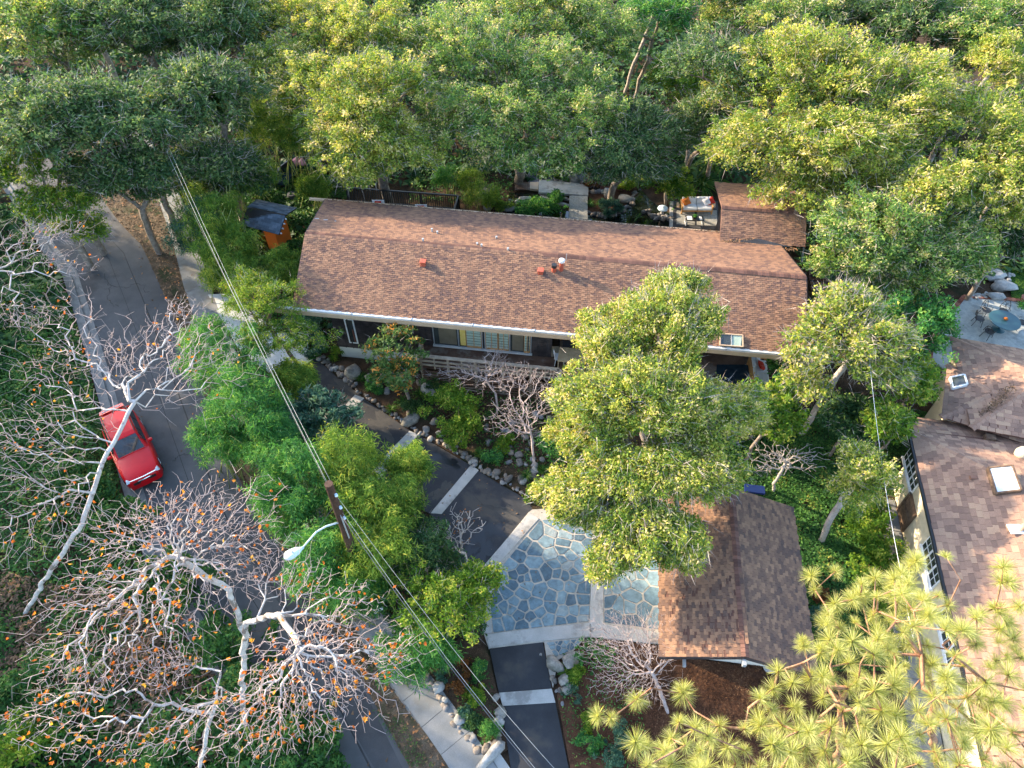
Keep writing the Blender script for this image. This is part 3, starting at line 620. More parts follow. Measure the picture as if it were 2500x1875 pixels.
# ================================================================ MAIN HOUSE
def quadhit(pts,p0,n): return [hit(u,v,p0,n) for u,v in pts]
EZ,RZ,BZ=4.4,5.95,4.7
FLc,FRc=at(714,749,EZ),at(1969,865,EZ); RL,RR=at(746,569,RZ),at(1969,676,RZ); BL=at(793,488,BZ); BRc=BL+(RR-RL)*1.0; BRc[2]=BZ; 
ux=unit((FRc-FLc)*np.array([1,1,0])); uy=np.array([-ux[1],ux[0],0]); Zv=np.array([0,0,1.])
house=thing('long_house','long low dark wood house with brown shingled gable roof behind the driveway','house',(0,27,0))
# roof deck slabs
b=B(); b.slab([FLc,FRc,RR,RL],.10); o=b.obj('roof','ridge',house,.2); roof=o
b=B(); b.slab([BRc,BL,RL,RR],.10); b.obj('roof','ridge',house,.25)
# front slope: notch near the right end leaves a window open to the sky
fn=unit(np.cross(FRc-FLc,RL-FLc))
def onroof(u,v): return hit(u,v,FLc,fn)
def sub(a,b_,s0,s1):
    e0,e1=lerp(FLc,FRc,a),lerp(FLc,FRc,b_); g0,g1=lerp(RL,RR,a),lerp(RL,RR,b_); return [lerp(e0,g0,s0),lerp(e1,g1,s0),lerp(e1,g1,s1),lerp(e0,g0,s1)]
tilefield(roof,'shingle',[FLc,FRc,RR,RL],.107,.205,.013,'shingle',1,300)
tilefield(roof,'shingle',[BL,BRc,RR,RL],.107,.205,.013,'shingle',2,0)
ridgecap(roof,RL,RR,'ridge',3,w=.34,expo=.17,drop=.05)
# gutters and fascia
b=B(); e0=FLc-ux*.75-uy*.06+Zv*-.06; e1=FRc+ux*.1-uy*.06-Zv*.06
b.beam(e0,e1,.14,.12); b.obj('gutter','whitemetal',house)
b=B(); b.beam(FLc-ux*.9-uy*.16-Zv*.2,FRc-uy*.16-Zv*.2,.045,.24); b.obj('fascia','tan',house)
b=B()
for t in np.linspace(.03,.97,9): b.box(lerp(e0,e1,t)+Zv*.02,(.04,.17,.13),rz=math.atan2(ux[1],ux[0]))
b.obj('gutter_bracket','grey',house)
b=B(); b.beam(BL-ux*.9+uy*.06-Zv*.05,BRc+uy*.06-Zv*.05,.13,.12); b.obj('gutter','tan',house)
b=B(); b.beam(BL-ux*.35-Zv*.02,FLc-ux*.0,.01,.01)
for a_1,b_1 in ((BL,RL),(RL,FLc),(BRc,RR),(RR,FRc)): b.beam(a_1-Zv*.08,b_1-Zv*.08,.05,.2)
b.obj('barge_board','darkwood',house)
# debris in the back gutter
def litterline(parent,a,b_,n,w,seed,mat='litter',ll=.08):
    r_=rs(seed); t=r_.rand(n,1); P=lerp(a,b_,t)+r_.normal(size=(n,3))*np.array([w,w,.012])+Zv*.05; N=r_.normal(size=(n,3)); N[:,2]=abs(N[:,2])+1.5; N/=np.linalg.norm(N,axis=1)[:,None]
    Vv,Ff,rr_=quads(P,N,ll*(.5+r_.rand(n)),ll*.7*(.5+r_.rand(n)),r_,r_.rand(n)); return mk('leaf_debris',Vv,Ff,mat,parent,rr_,kind='stuff')
litterline(house,BL,BRc,900,.05,4)
# walls
wy=26.15; w0=np.array([-9.2,26.25,0]); 
def wallpt(x,z): return np.array([x,w0[1]+(x-w0[0])*ux[1]/ux[0],z])
wn=uy
xl,xr=-9.2,13.0; back=5.9
W0,W1=wallpt(xl,0),wallpt(xr,0)
cor=[W0,wallpt(1.75,0),wallpt(1.75,0)+uy*1.5,wallpt(xr,0)+uy*1.5,wallpt(xr,0)+uy*(back+.6),W0+uy*(back+.6)]
b=B(); b.prism(cor,.75,4.32); wall=b.obj('wall','darkwood',house)
b=B(); b.prism([c+(uy*.04 if i<2 else 0) for i,c in enumerate(cor)],-.3,.75); b.obj('foundation','stuccow',house)
# vertical boards with battens on the front, each its own piece
bx=xl+.02; i=0; r_=rs(4)
wins=[(-3.93,1.02)]
while bx<1.7:
    w_=.40; mid=bx+w_/2; z0=.78; z1=4.30
    if mid>-4.3 and mid<1.02: z0=None
    if z0 is not None:
        b=B(); b.box(wallpt(mid,(z0+z1)/2)-uy*(.012+.01*r_.rand()),(w_-.03,.03,z1-z0),rz=math.atan2(ux[1],ux[0])); b.obj('board','darkwood',wall)
        b=B(); b.box(wallpt(bx,(z0+z1)/2)-uy*.035,(.06,.05,z1-z0),rz=math.atan2(ux[1],ux[0])); b.obj('batten','darkwood',wall)
    bx+=w_; i+=1
bx=-4.3
for w0_ in (-4.22,1.12,1.5):
    b=B(); b.box(wallpt(w0_,3.0)-uy*.03,(.22,.05,2.6),rz=math.atan2(ux[1],ux[0])); b.obj('board','darkwood',wall)
rzw=math.atan2(ux[1],ux[0])
def wbox(name,x0,x1,z0,z1,d0,d1,mat,parent):
    b=B(); b.box(wallpt((x0+x1)/2,(z0+z1)/2)-uy*(d0+d1)/2,((x1-x0)/ux[0],abs(d1-d0),z1-z0),rz=rzw); return b.obj(name,mat,parent)
# sliding window wall with paper screens
win=wbox('window',-4.02,1.0,1.66,3.95,.004,.03,'black',house)
wbox('sill',-4.05,1.03,1.60,1.68,.0,.14,'whitemetal',win)
seg=[(-3.98,-2.72,'glass'),(-2.70,-1.50,'shoji'),(-1.36,-.12,'shoji'),(-.10,.96,'glass')]
for x0,x1,k in seg:
    wbox('pane',x0+.04,x1-.04,1.72,3.9,.034,.045,'glass',win)
    for xx in (x0,x1): wbox('frame',xx-.022,xx+.022,1.68,3.93,.03,.085,'grey',win)
def shoji(x0,x1):
    wbox('paper_screen',x0,x1,1.80,3.85,.046,.056,'shoji',win)
    for xx in np.linspace(x0,x1,3): wbox('screen_bar',xx-.016,xx+.016,1.78,3.87,.057,.068,'teak',win)
    for zz in np.linspace(1.8,3.85,12): wbox('screen_bar',x0,x1,zz-.008,zz+.008,.057,.063,'darkwood',win)
    wbox('screen_rail',x0,x1,1.70,1.82,.05,.07,'teak',win)
shoji(-2.30,-1.55); shoji(-1.32,-.72); shoji(-.66,-.16); shoji(.62,.90)
wbox('room_view',-2.62,-2.34,1.8,3.85,.046,.05,'gold',win); wbox('room_floor',-3.7,-2.8,1.8,3.4,.046,.05,'warmroom',win); wbox('room_floor',.02,.56,1.8,3.4,.046,.05,'warmroom',win)
# slot window on the left
w2=wbox('window',-8.55,-8.05,1.15,2.95,.004,.05,'white',house); wbox('pane',-8.47,-8.13,1.25,2.85,.052,.06,'glass',w2); wbox('curtain',-8.24,-8.16,1.3,2.2,.061,.066,'brick',w2)
w3=wbox('vent_panel',-9.0,-8.6,3.75,4.05,.004,.05,'grey',house)
# recessed white wall and its window
rb=wallpt(1.75,0)+uy*1.46
def rbox(name,x0,x1,z0,z1,d0,d1,mat,parent):
    b=B(); p=wallpt((x0+x1)/2,(z0+z1)/2)+uy*(1.5-(d0+d1)/2); b.box(p,((x1-x0)/ux[0],abs(d1-d0),z1-z0),rz=rzw); return b.obj(name,mat,parent)
rbox('white_wall_panel',1.8,6.0,1.6,4.2,.0,.03,'cream',house)
w4=rbox('window',3.1,6.2,2.2,3.7,.031,.07,'grey',house); 
for xx in (3.15,4.7): rbox('pane',xx,xx+1.42,2.28,3.62,.072,.08,'glass',w4)
rbox('sill',3.0,6.3,2.13,2.2,.03,.14,'white',w4)
w5=rbox('window',8.6,11.3,1.7,3.9,.031,.07,'grey',house)
for xx in (8.7,10.0): rbox('pane',xx,xx+1.2,1.78,3.82,.072,.08,'glass',w5)
# notch window seen through the roof on the right: skylight set in the slope
nq=[onroof(1757,818),onroof(1812,822),onroof(1813,850),onroof(1757,846)]
b=B(); cN=sum(nq)/4; b.slab([p+fn*.075*np.sign(fn[2]) for p in nq],.05); nw=b.obj('roof_window','glass',house)
for i in range(4): 
    b=B(); b.beam(nq[i]+Zv*.09,nq[(i+1)%4]+Zv*.09,.05,.06); b.obj('frame','tan',nw)
b=B(); m1,m2=lerp(nq[0],nq[1],.5),lerp(nq[3],nq[2],.5); b.beam(m1+Zv*.09,m2+Zv*.09,.035,.04); b.obj('glazing_bar','grey',nw)
b=B(); q2=[lerp(nq[0],nq[1],.58),lerp(nq[0],nq[1],.97),lerp(nq[3],nq[2],.9),lerp(nq[3],nq[2],.45)]; b.slab([p+Zv*.085 for p in q2],.008); b.obj('blind','shoji',nw)
# rear wing with its own small gable
WE,WR=4.9,6.0
wa=at(1757,586,5.02); Lw=np.dot(at(1968,612,5.02)-wa,ux); wb=wa+ux*Lw; wr0=wa+uy*np.dot(at(1746,503,5.95)-wa,uy)+Zv*.93; wr1=wr0+ux*Lw; wk0=wa+uy*np.dot(at(1742,436,5.35)-wa,uy)+Zv*.1; wk1=wk0+ux*Lw
b=B(); b.slab([wa,wb,wr1,wr0],.08); wing=b.obj('roof','ridge',house,.3); b=B(); b.slab([wk1,wk0,wr0,wr1],.08); b.obj('roof','ridge',house,.3)
tilefield(wing,'shingle',[wa,wb,wr1,wr0],.115,.215,.013,'shingle',11,140); tilefield(wing,'shingle',[wk0,wk1,wr1,wr0],.115,.215,.013,'shingle',12,0); ridgecap(wing,wr0,wr1,'ridge',13,w=.3)
b=B(); b.prism([wa+ux*.6+uy*.4,wb-ux*.5+uy*.4,wk1-ux*.5-uy*.5,wk0+ux*.6-uy*.5],0,4.85); b.obj('wall','darkwood',house)
wgn=unit(np.cross(wb-wa,wr0-wa)); wgn=wgn if wgn[2]>0 else -wgn
c0,c1,c2=[hit(u,v,wa+wgn*.05,wgn) for u,v in ((1764,588),(1848,582),(1935,603))]; b=B(); b.slab([c0,c2,c1],.03); b.obj('cricket','charcoal',house)
litterline(house,at(1757,592,5.0),at(1945,612,5.0),420,.09,6); litterline(house,at(1757,592,5.0),at(1848,584,5.3),120,.05,7)
# roof fittings, each a part of the house
def vent(u,v,w_,h_,name='roof_vent',mat='redpaint',cap=True):
    p=onroof(u,v); b=B(); b.box(p+Zv*h_/2,(w_,w_,h_+.1),rz=rzw); b.box(p+Zv*(h_+.03),(w_*1.25,w_*1.3,.05),rz=rzw); o=b.obj(name,mat,house); return bevel(o,.012,1)
vent(1034,648,.24,.24); vent(1320,668,.24,.20); 
pc=onroof(1352,664); b=B(); b.lathe(pc-Zv*.1,[(.11,0),(.11,.42)],14); o=b.obj('flue_pipe','redpaint',house); b=B(); b.lathe(pc+Zv*.30,[(.13,0),(.14,.02),(.13,.16)],14); b.obj('flue_cap','black',o)
pc=onroof(1370,662); b=B(); b.lathe(pc-Zv*.1,[(.10,0),(.10,.66)],14); o=b.obj('flue_pipe','redpaint',house); b=B(); b.lathe(pc+Zv*.56,[(.13,0),(.15,.03),(.15,.14),(.10,.17)],14); b.obj('flue_cap','white',o)
pc=onroof(1382,640); b=B(); b.lathe(pc,[(.018,0),(.018,.5)],8); b.obj('vent_pipe','grey',house)
bn=unit(np.cross(BRc-BL,RR-BL)); bn=bn if bn[2]>0 else -bn
for u,v,h_ in ((1055,567,.2),(1068,571,.14),(1033,590,.16),(1212,583,.12),(1176,603,.14),(1240,612,.14),(1165,598,.1)):
    pc=hit(u,v,BL,bn); b=B(); b.lathe(pc,[(.05,0),(.045,h_),(.06,h_+.03)],8); b.obj('vent_pipe','grey',house)
b=B(); arc=[onroof(1308+28*t,672+10*math.sin(t*pi)-2*t)+Zv*.05 for t in np.linspace(0,1,12)]; b.tube(arc,.014,6); b.obj('loose_cable','white',house)
for k,(u,v) in enumerate([(774,535),(795,538),(819,541)]):
    pc=hit(u,v,BL,bn); b=B(); b.box(pc+Zv*.03,(.22 if k<2 else .08,.05,.03),rz=.1*k); b.obj('satellite_bracket','grey',house)
# deck
DZ=1.5; dk=thing('front_deck','weathered wooden deck with pale horizontal railing below the picture windows','deck',(0,24,0))
df0,df1=np.array([-4.55,24.05,DZ]),np.array([2.3,23.12,DZ]); dg0,dg1=np.array([2.3,21.75,DZ]),np.array([11.6,20.6,DZ])
i=0; d0=wallpt(-4.6,DZ)
for k in range(16):   # boards run along the house
    t0=k*.155; a=d0-uy*(t0+.08); 
    if a[1]<24.15: break
    b=B(); b.box((a+a+ux*6.9)/2-Zv*.02,(6.9,.148,.04),rz=rzw); b.obj('deck_board','deckwood',dk)
for k in range(40):
    a=wallpt(2.3,DZ)+uy*1.45-uy*(k*.155+.08); 
    if a[1]<21.85: break
    b=B(); b.box(a+ux*4.75-Zv*.02,(9.4,.148,.04),rz=rzw); b.obj('deck_board','deckwood',dk)
def railing(par,a,b_,z0,h_,n,rails=(.25,.55,.85),mat='railwood'):
    a=np.asarray(a,float); b_=np.asarray(b_,float)
    for k in range(n+1):
        p=lerp(a,b_,k/n); bb=B(); bb.box(p+Zv*(h_/2-.12),(.11,.09,h_+.2),rz=rzw); bb.obj('post',mat,par)
        if k<n:
            q=lerp(a,b_,(k+.5)/n); bb=B(); bb.box(q+Zv*(h_/2),(.07,.05,h_),rz=rzw); bb.obj('baluster',mat,par)
    for f in rails:
        bb=B(); bb.beam(a+Zv*h_*f,b_+Zv*h_*f,.035,.12); bb.obj('rail',mat,par)
    bb=B(); bb.beam(a+Zv*(h_+.03),b_+Zv*(h_+.03),.20,.045); bb.obj('top_rail',mat,par)
railing(dk,df0,df1,DZ,.85,5,(.3,.62)); railing(dk,df1,dg0,DZ,.85,1,(.3,.62)); railing(dk,dg0,dg1,DZ,.85,6,(.3,.62))
railing(dk,d0-uy*.35+ux*.05,df0,DZ,.85,1,(.2,.4,.6,.8))
for a,b_ in ((df0,df1),(dg0,dg1)):   # slatted skirt below
    for k in range(7):
        z=.12+k*.19; bb=B(); bb.beam(np.array([a[0],a[1],z]),np.array([b_[0],b_[1],z]),.03,.10); bb.obj('skirt_slat','deckwood',dk)
    for t in np.linspace(0,1,6):
        q=lerp(a,b_,t); bb=B(); bb.box((q[0],q[1]+.05,DZ/2-.05),(.10,.08,DZ-.1)); bb.obj('post','railwood',dk)
# ================================================================ GARAGE
gz0,gz1=3.0,3.95; g=unit(at(1820,1603,gz1)-at(1786,1203,gz1)); gpx=np.array([-g[1],g[0],0]); gpx=gpx if gpx[0]>0 else -gpx
rt,rb_=at(1788,1190,gz1),at(1820,1604,gz1); rt=rb_-g*np.linalg.norm(rt-rb_); el=2.72; er=2.68
LT,LB=rt-gpx*el-Zv*(gz1-gz0),rb_-gpx*el-Zv*(gz1-gz0); RT,RB=rt+gpx*er-Zv*(gz1-gz0),rb_+gpx*er-Zv*(gz1-gz0)
gar=thing('garage','detached garage with brown shingled gable roof at the right edge of the flagstone patio','garage',(8,12,0))
b=B(); b.slab([LT,LB,rb_,rt],.08); gr=b.obj('roof','ridge',gar,.2); b=B(); b.slab([RB,RT,rt,rb_],.08); b.obj('roof','ridge',gar,.2)
tilefield(gr,'shingle',[LB,LT,rt,rb_],.12,.22,.010,'shingle2',21,300); tilefield(gr,'shingle',[RB,RT,rt,rb_],.12,.22,.010,'shingle2',22,0)
ridgecap(gr,rb_,rt,'ridge',23,w=.28,expo=.15,drop=.05)
def inset(p,a,c): return p+gpx*a+(-g)*c
b=B(); b.prism([inset(LB,.9,1.3),inset(RB,-.6,1.3),inset(RT,-.6,-.5),inset(LT,.9,-.5)],0,2.98); b.obj('wall','stuccow',gar)
b=B(); q=[inset(LB,.9,1.25),inset(RB,-.6,1.25)]; b.add([q[0]+Zv*.02,q[1]+Zv*.02,rb_-g*1.25-Zv*.16, q[0]-g*.05+Zv*.02,q[1]-g*.05+Zv*.02,rb_-g*1.3-Zv*.16],[[0,1,2],[5,4,3],[0,3,4,1],[1,4,5,2],[2,5,3,0]]); b.obj('gable','stuccow',gar)
for a,c in ((LB,rb_),(RB,rb_),(LT,rt),(RT,rt)): b=B(); b.beam(a-Zv*.10,c-Zv*.10,.04,.16); b.obj('barge_board','ridge',gar,.4) if 0 else mk('barge_board',b.V,b.F,'darkwood',gar)
b=B(); b.beam(rb_-Zv*.24-g*.4,rb_-Zv*.24+g*.22,.12,.18); b.obj('ridge_beam','grey',gar)
b=B(); b.beam(LB-Zv*.22-g*.4+gpx*.9,LB-Zv*.22+g*.15+gpx*.9,.10,.14); b.obj('rafter_tail','grey',gar)
b=B(); b.box(lerp(inset(LB,.88,1.3),inset(LT,.88,-.9),.5)*np.array([1,1,0])+Zv*1.2,(.05,4.2,2.3),rz=math.atan2(-g[0]*-1,g[1]*-1)*0-.13*0); b.obj('garage_door','white',gar)
tarp=tag(B().box(at(1845,1206,.25)+np.array([0,.25,0]),(.9,.4,.12),rz=-.15).obj('tarp','tarp'),'bright blue tarp lying behind the garage at its top edge','tarp')
lid=thing('round_cover','round grey lid resting on the bark mulch below the garage gable','lid',at(1879,1629,.0)); b=B(); b.lathe(at(1879,1629,.0),[(.26,0),(.27,.05),(.24,.08),(.06,.09)],22); b.obj('lid','grey',lid); b=B(); b.lathe(at(1879,1629,.09),[(.05,0),(.04,.04)],10); b.obj('handle','black',lid)
for k,(u,v) in enumerate([(1851,1618),(1857,1622),(1863,1618),(1868,1623)]):
    p=at(u,v,0); b=B(); b.lathe(p,[(.05,0),(.07,.12),(.075,.13),(.06,.12)],10); o=b.obj('flower_pot','teal'); tag(o,'small dark pot beside the round lid, '+['leftmost','second from left','third from left','nearest the lid'][k]+' of four','pot','small pots below the garage')
# ================================================================ PLAYHOUSE SHED
sh=thing('garden_shed','small orange shed with blue slate gable roof among bamboo left of the house','shed',at(650,540,0))
sz=2.5; s0,s1=at(590,549,sz),at(681,573,sz); r0,r1=at(603,506,3.15),at(697,526,3.15); k0,k1=at(627,487,2.6),at(724,508,2.6)
b=B(); b.slab([s0,s1,r1,r0],.06); sr=b.obj('roof','black',sh); b=B(); b.slab([k1,k0,r0,r1],.06); b.obj('roof','black',sh)
tilefield(sr,'shingle',[s0,s1,r1,r0],.16,.33,.012,'slate',31,120,alt=False); tilefield(sr,'shingle',[k0,k1,r1,r0],.16,.33,.012,'slate',32,0,alt=False)
b=B(); ss=unit(s1-s0); b.prism([s0+ss*.9+uy*.85,s1-ss*.85+uy*.85,k1-ss*.85-uy*.3,k0+ss*.35-uy*.3],0,2.4); b.obj('wall','orange',sh)
b=B(); b.box(at(655,585,.3)+np.array([0,.6,0]),(1.0,.9,.25),rz=-.2); b.obj('porch_step','charcoal',sh)
for t in (.15,.4,.65,.9): 
    b=B(); p=lerp(s1,r1,t); b.beam(p-Zv*.1-ss*.2,p-Zv*.1+ss*.10,.05,.07); b.obj('rafter_tail','white',sh)
# ================================================================ NEIGHBOUR HOUSE
nb=thing('neighbour_house','cream stucco house with brown tiled hip roofs and white sash windows at the right edge','house',(20,16,0))
NE=3.3; Cn=at(2222,1050,NE); Bn=at(2352,1620,NE); dW=unit(Bn-Cn); pin=np.array([-dW[1],dW[0],0]); pin=pin if pin[0]>0 else -pin
PT=math.radians(21); nW=unit(-pin*sin(PT)+Zv*cos(PT)); dN=-dW; nN=unit(dN*sin(PT)+Zv*cos(PT))
Bn=Cn+dW*17; hipd=pin*1-dN*1+Zv*math.tan(PT)*1.0; Hp=Cn+hipd*5.2; Hb=Bn+(pin+dN*1+Zv*math.tan(PT))*5.2
b=B(); b.slab([Cn,Bn,Hb,Hp],.08); nr=b.obj('roof','ridge',nb,.5)
tilefield(nr,'roof_tile',[Bn,Cn,Hp,Hb],.20,.30,.012,'shake',41,300,alt=False,jit=.35)
Ne=Cn+pin*6.6; Nr=Hp+pin*1.4
b=B(); b.slab([Cn,Hp,Nr,Ne],.08); b.obj('roof','ridge',nb,.5)
sN=-dW*1.5-Zv*math.tan(PT)*1.5; fq=[Cn+pin*.7+sN*.8,Ne+sN,Ne+pin*0,Cn+pin*.05]; b=B(); b.slab(fq,.07); fo=b.obj('roof','ridge',nb,.5); tilefield(fo,'roof_tile',fq,.20,.30,.011,'shake',44,0,alt=False,jit=.35)
tilefield(nr,'roof_tile',[Cn,Ne,Nr,Hp],.20,.30,.011,'shake',42,0,alt=False,jit=.35); ridgecap(nr,Cn,Hp,'shake',43,w=.32,expo=.26)
b=B(); b.slab([Hb,Nr+(Hb-Hp),Nr,Hp],.08)
b.obj('roof','ridge',nb,.5)
# main body of the neighbour further back, west slope and hipped bay
def hippedblock(sw,nw,depth,seed,pitch=21,keep=160,zr=None):
    """eave corner sw to nw (towards the back), sloping up to the right, hips both ends"""
    d=unit(nw-sw); p=np.array([d[1],-d[0],0]); tp=math.tan(radians(pitch)); L=np.linalg.norm(nw-sw); h_=min(L/2*.98,depth*.9)
    a=sw+(p+d)*h_+Zv*tp*h_; c=nw+(p-d)*h_+Zv*tp*h_; e0=sw+p*depth; e1=nw+p*depth; a2=a+p*(depth-h_); c2=c+p*(depth-h_)
    b=B(); b.slab([sw,a,c,nw],.07); b.slab([sw,e0,a2,a],.07); b.slab([e1,nw,c,c2],.07); ro=b.obj('roof','ridge',nb,.5)
    tilefield(ro,'roof_tile',[sw,nw,c,a],.20,.30,.012,'shake',seed,keep,alt=False,jit=.35); tilefield(ro,'roof_tile',[sw,e0,a2,a],.20,.30,.012,'shake',seed+1,keep//2,alt=False,jit=.35); tilefield(ro,'roof_tile',[nw,e1,c2,c],.20,.30,.011,'shake',seed+2,0,alt=False,jit=.35)
    for q0,q1 in ((sw,a),(nw,c),(a,a2)): ridgecap(ro,q0,q1,'shake',seed+3,w=.32,expo=.26)
    return ro,a,c
bay,ba,bc=hippedblock(at(2298,1018,NE),at(2312,890,NE),5.0,51)
big,_,_=hippedblock(at(2372,1045,NE+.35),at(2318,822,NE),12,61,19,120)
b=B(); b.prism([Cn+pin*.45+dW*.45,Cn+pin*12+dW*.45,Bn+pin*12,Bn+pin*.45],0,NE-.12); nwall=b.obj('wall','cream',nb)
q0,q1=at(2298,1018,NE),at(2312,890,NE); dd=unit(q1-q0); pp=np.array([dd[1],-dd[0],0]); b=B(); b.prism([q0+pp*.4+dd*.4,q1+pp*.4-dd*.4,q1+pp*6-dd*.4,q0+pp*6+dd*.4],0,NE-.12); b.obj('wall','cream',nb)
q0,q1=at(2385,1045,NE),at(2318,822,NE); dd=unit(q1-q0); pp=np.array([dd[1],-dd[0],0]); b=B(); b.prism([q0+pp*.9+dd*.3,q1+pp*.5-dd*.4,q1+pp*10-dd*.4,q0+pp*10+dd*.3],0,NE-.15); b.obj('wall','cream',nb)
b=B(); b.beam(Cn-pin*.05-Zv*.06,Bn-pin*.05-Zv*.06,.10,.12); b.obj('gutter','black',nb)
litterline(nb,at(2381,1030,NE+.25),at(2472,942,NE+1.2),420,.10,9)
wp0=Cn+pin*.45; 
def nwin(us,label=None):
    """us: four photo corners TL TR BR BL on the west wall"""
    P=[hit(u,v,wp0,pin) for u,v in us]; return P
def facew(name,y0,y1,z0,z1,d0,d1,mat,par):
    a=wp0+dW*y0; c=wp0+dW*y1; m=(a+c)/2*np.array([1,1,0])+Zv*(z0+z1)/2-pin*(d0+d1)/2; b=B(); b.box(m,(abs(d1-d0),y1-y0,z1-z0),ax=(pin,dW,Zv)); return b.obj(name,mat,par)
def sash(y0,y1,z0,z1,n):
    w_=facew('window',y0,y1,z0,z1,.0,.05,'white',nb); s_=(y1-y0)/n
    facew('sill',y0-.06,y1+.06,z0-.07,z0,.0,.12,'white',w_)
    for k in range(n):
        a=y0+k*s_+.06; c=y0+(k+1)*s_-.06; pn=facew('pane',a,c,z0+.07,z1-.07,.052,.06,'glass',w_)
        for j in (1,): m=a+(c-a)*j/2; facew('glazing_bar',m-.012,m+.012,z0+.07,z1-.07,.061,.075,'white',w_)
        for zz in np.linspace(z0+.07,z1-.07,4)[1:-1]: facew('glazing_bar',a,c,zz-.012,zz+.012,.061,.078,'white',w_)
def along(u,v,z): return float(np.dot(at(u,v,z)-wp0,dW))
y0=along(2200,1085,2.4); y1=along(2228,1175,2.4); sash(y0,y1,1.55,2.75,3)
y0=along(2258,1305,2.3); y1=along(2285,1415,2.3); sash(y0,y1,1.5,2.75,3)
y0=along(2312,1480,2.3); sash(y0,y0+2.2,1.5,2.75,3)
y0=along(2196,1240,1.0); gt=facew('wooden_shutter_door',y0-.55,y0+.65,.15,1.55,.0,.08,'brown',nb)
for a in (-.53,.53): facew('door_rail',y0+a,y0+a+.12,.15,1.55,.081,.12,'brown',gt)
for z_ in (.2,.85,1.42): facew('door_rail',y0-.5,y0+.6,z_,z_+.11,.081,.115,'brown',gt)
facew('wall_socket',y0+3.0,y0+3.12,.5,.8,0,.06,'grey',nb)
# skylights and vents
def skyl(us,z0,lab,mat,rim):
    P=[hit(u,v,Cn,nW) for u,v in us] if z0 is None else [at(u,v,z) for (u,v),z in zip(us,z0)]
    b=B(); b.slab([p+Zv*.16 for p in P],.04); o=b.obj('skylight',mat,nb)
    for i in range(4): b=B(); b.beam(P[i]+Zv*.10,P[(i+1)%4]+Zv*.10,.07,.20); b.obj('frame',rim,o)
skyl([(2408,1148),(2466,1142),(2488,1202),(2427,1210)],None,'',"skylight",'brown')
bn_=unit(np.cross(at(2312,890,NE)-at(2298,1018,NE),ba-at(2298,1018,NE))); us=[(2317,926),(2351,919),(2358,943),(2323,952)]; P=[hit(u,v,at(2298,1018,NE),bn_) for u,v in us]
b=B(); b.slab([p+Zv*.14 for p in P],.04); o=b.obj('skylight','glass',nb)
for i in range(4): b=B(); b.beam(P[i]+Zv*.1,P[(i+1)%4]+Zv*.1,.07,.14); b.obj('frame','white',o)
p=hit(2414,1072,Cn,nN); b=B(); b.box(p+Zv*.1,(.42,.3,.22),rz=-.2); bevel(b.obj('roof_vent','brown',nb),.03)
p=hit(2375,1168,Cn,nW); b=B(); b.box(p+Zv*.05,(.26,.14,.1),rz=-.1); b.obj('roof_vent','paver',nb,.9)
p=hit(2488,1295,Cn,nW); b=B(); b.lathe(p,[(.09,0),(.09,.4)],12); o=b.obj('flue_pipe','tan',nb); b=B(); b.box(p+Zv*.05-pin*.15,(.5,.4,.03)); b.obj('flashing','white',o)
p=hit(2490,1112,Cn,nN); b=B(); b.lathe(p,[(.25,0),(.27,.2),(.2,.38),(.02,.45)],16); b.obj('turbine_vent','cream',nb,smooth=True)
cw=sheet('side_walkway',[wp0+dW*1.5-pin*.05,wp0+dW*13-pin*.05,wp0+dW*13-pin*1.15,wp0+dW*1.5-pin*1.15],'walk',.06,th=.1)
for k in range(7):
    a=wp0+dW*(1.55+k*1.63); c=a+dW*1.59; b=B(); b.prism([a-pin*.08,c-pin*.08,c-pin*1.12,a-pin*1.12],.03,.09); b.obj('slab','walk',cw)
# neighbour patio
PP=px([(2348,727),(2420,731),(2560,745),(2600,900),(2300,900),(2270,880),(2283,817),(2305,790),(2327,757)]); np_=sheet('neighbour_patio',PP,'patioblue',.05,th=.1)
cur=px([(2560,742),(2500,737),(2420,729),(2352,726),(2327,757),(2305,790),(2283,817),(2272,850),(2268,885)]); cl=resample(np.array(cur)[:,:2],44)
for i in range(43):
    b=B(); d_=cl[i+1]-cl[i]; b.box(((cl[i][0]+cl[i+1][0])/2,(cl[i][1]+cl[i+1][1])/2,.06),(np.linalg.norm(d_)*.93,.24,.1),rz=math.atan2(d_[1],d_[0])); b.obj('brick','brick',np_,rnd=(i*37%10)/10)
lawn2=structure(mk('back_lawn',[(p[0],p[1],.02) for p in px([(2455,640),(2700,640),(2700,740),(2470,730)])],[[0,1,2,3]],'lawn'))
cover('lawn_grass',[tuple(p[:2]) for p in px([(2455,640),(2600,640),(2600,740),(2470,730)])],300,'grass',25,.04,.08,.02,.02,0)
for k,(u,v,a,c,l) in enumerate([(2424,668,1.5,1.1,'broad pale flat rock, farthest of the three above the neighbour patio'),(2450,698,1.5,.9,'long pale flat rock, middle of the three above the neighbour patio'),(2433,724,1.3,.5,'narrow pale flat rock against the brick edge of the neighbour patio')]):
    tag(rock('flat_rock',at(u,v,.1),(a,c,.4),'paleboulder',None,k+3,.1),l,'rock')
wr=thing('white_rock_cluster','cluster of small white rocks at the corner of the neighbour patio brick edge','rocks',at(2378,722,0))
for k in range(12): u=2364+rs(k).rand()*45; v=716+rs(k+30).rand()*14; rock('stone',at(u,v,.06),(.28,.22,.18),'paleboulder',wr,k,k)
for k in range(5): rock('stone',at(2462+rs(k+7).rand()*12,664+rs(k+37).rand()*20,.06),(.28,.22,.18),'paleboulder',wr,k+20,k)
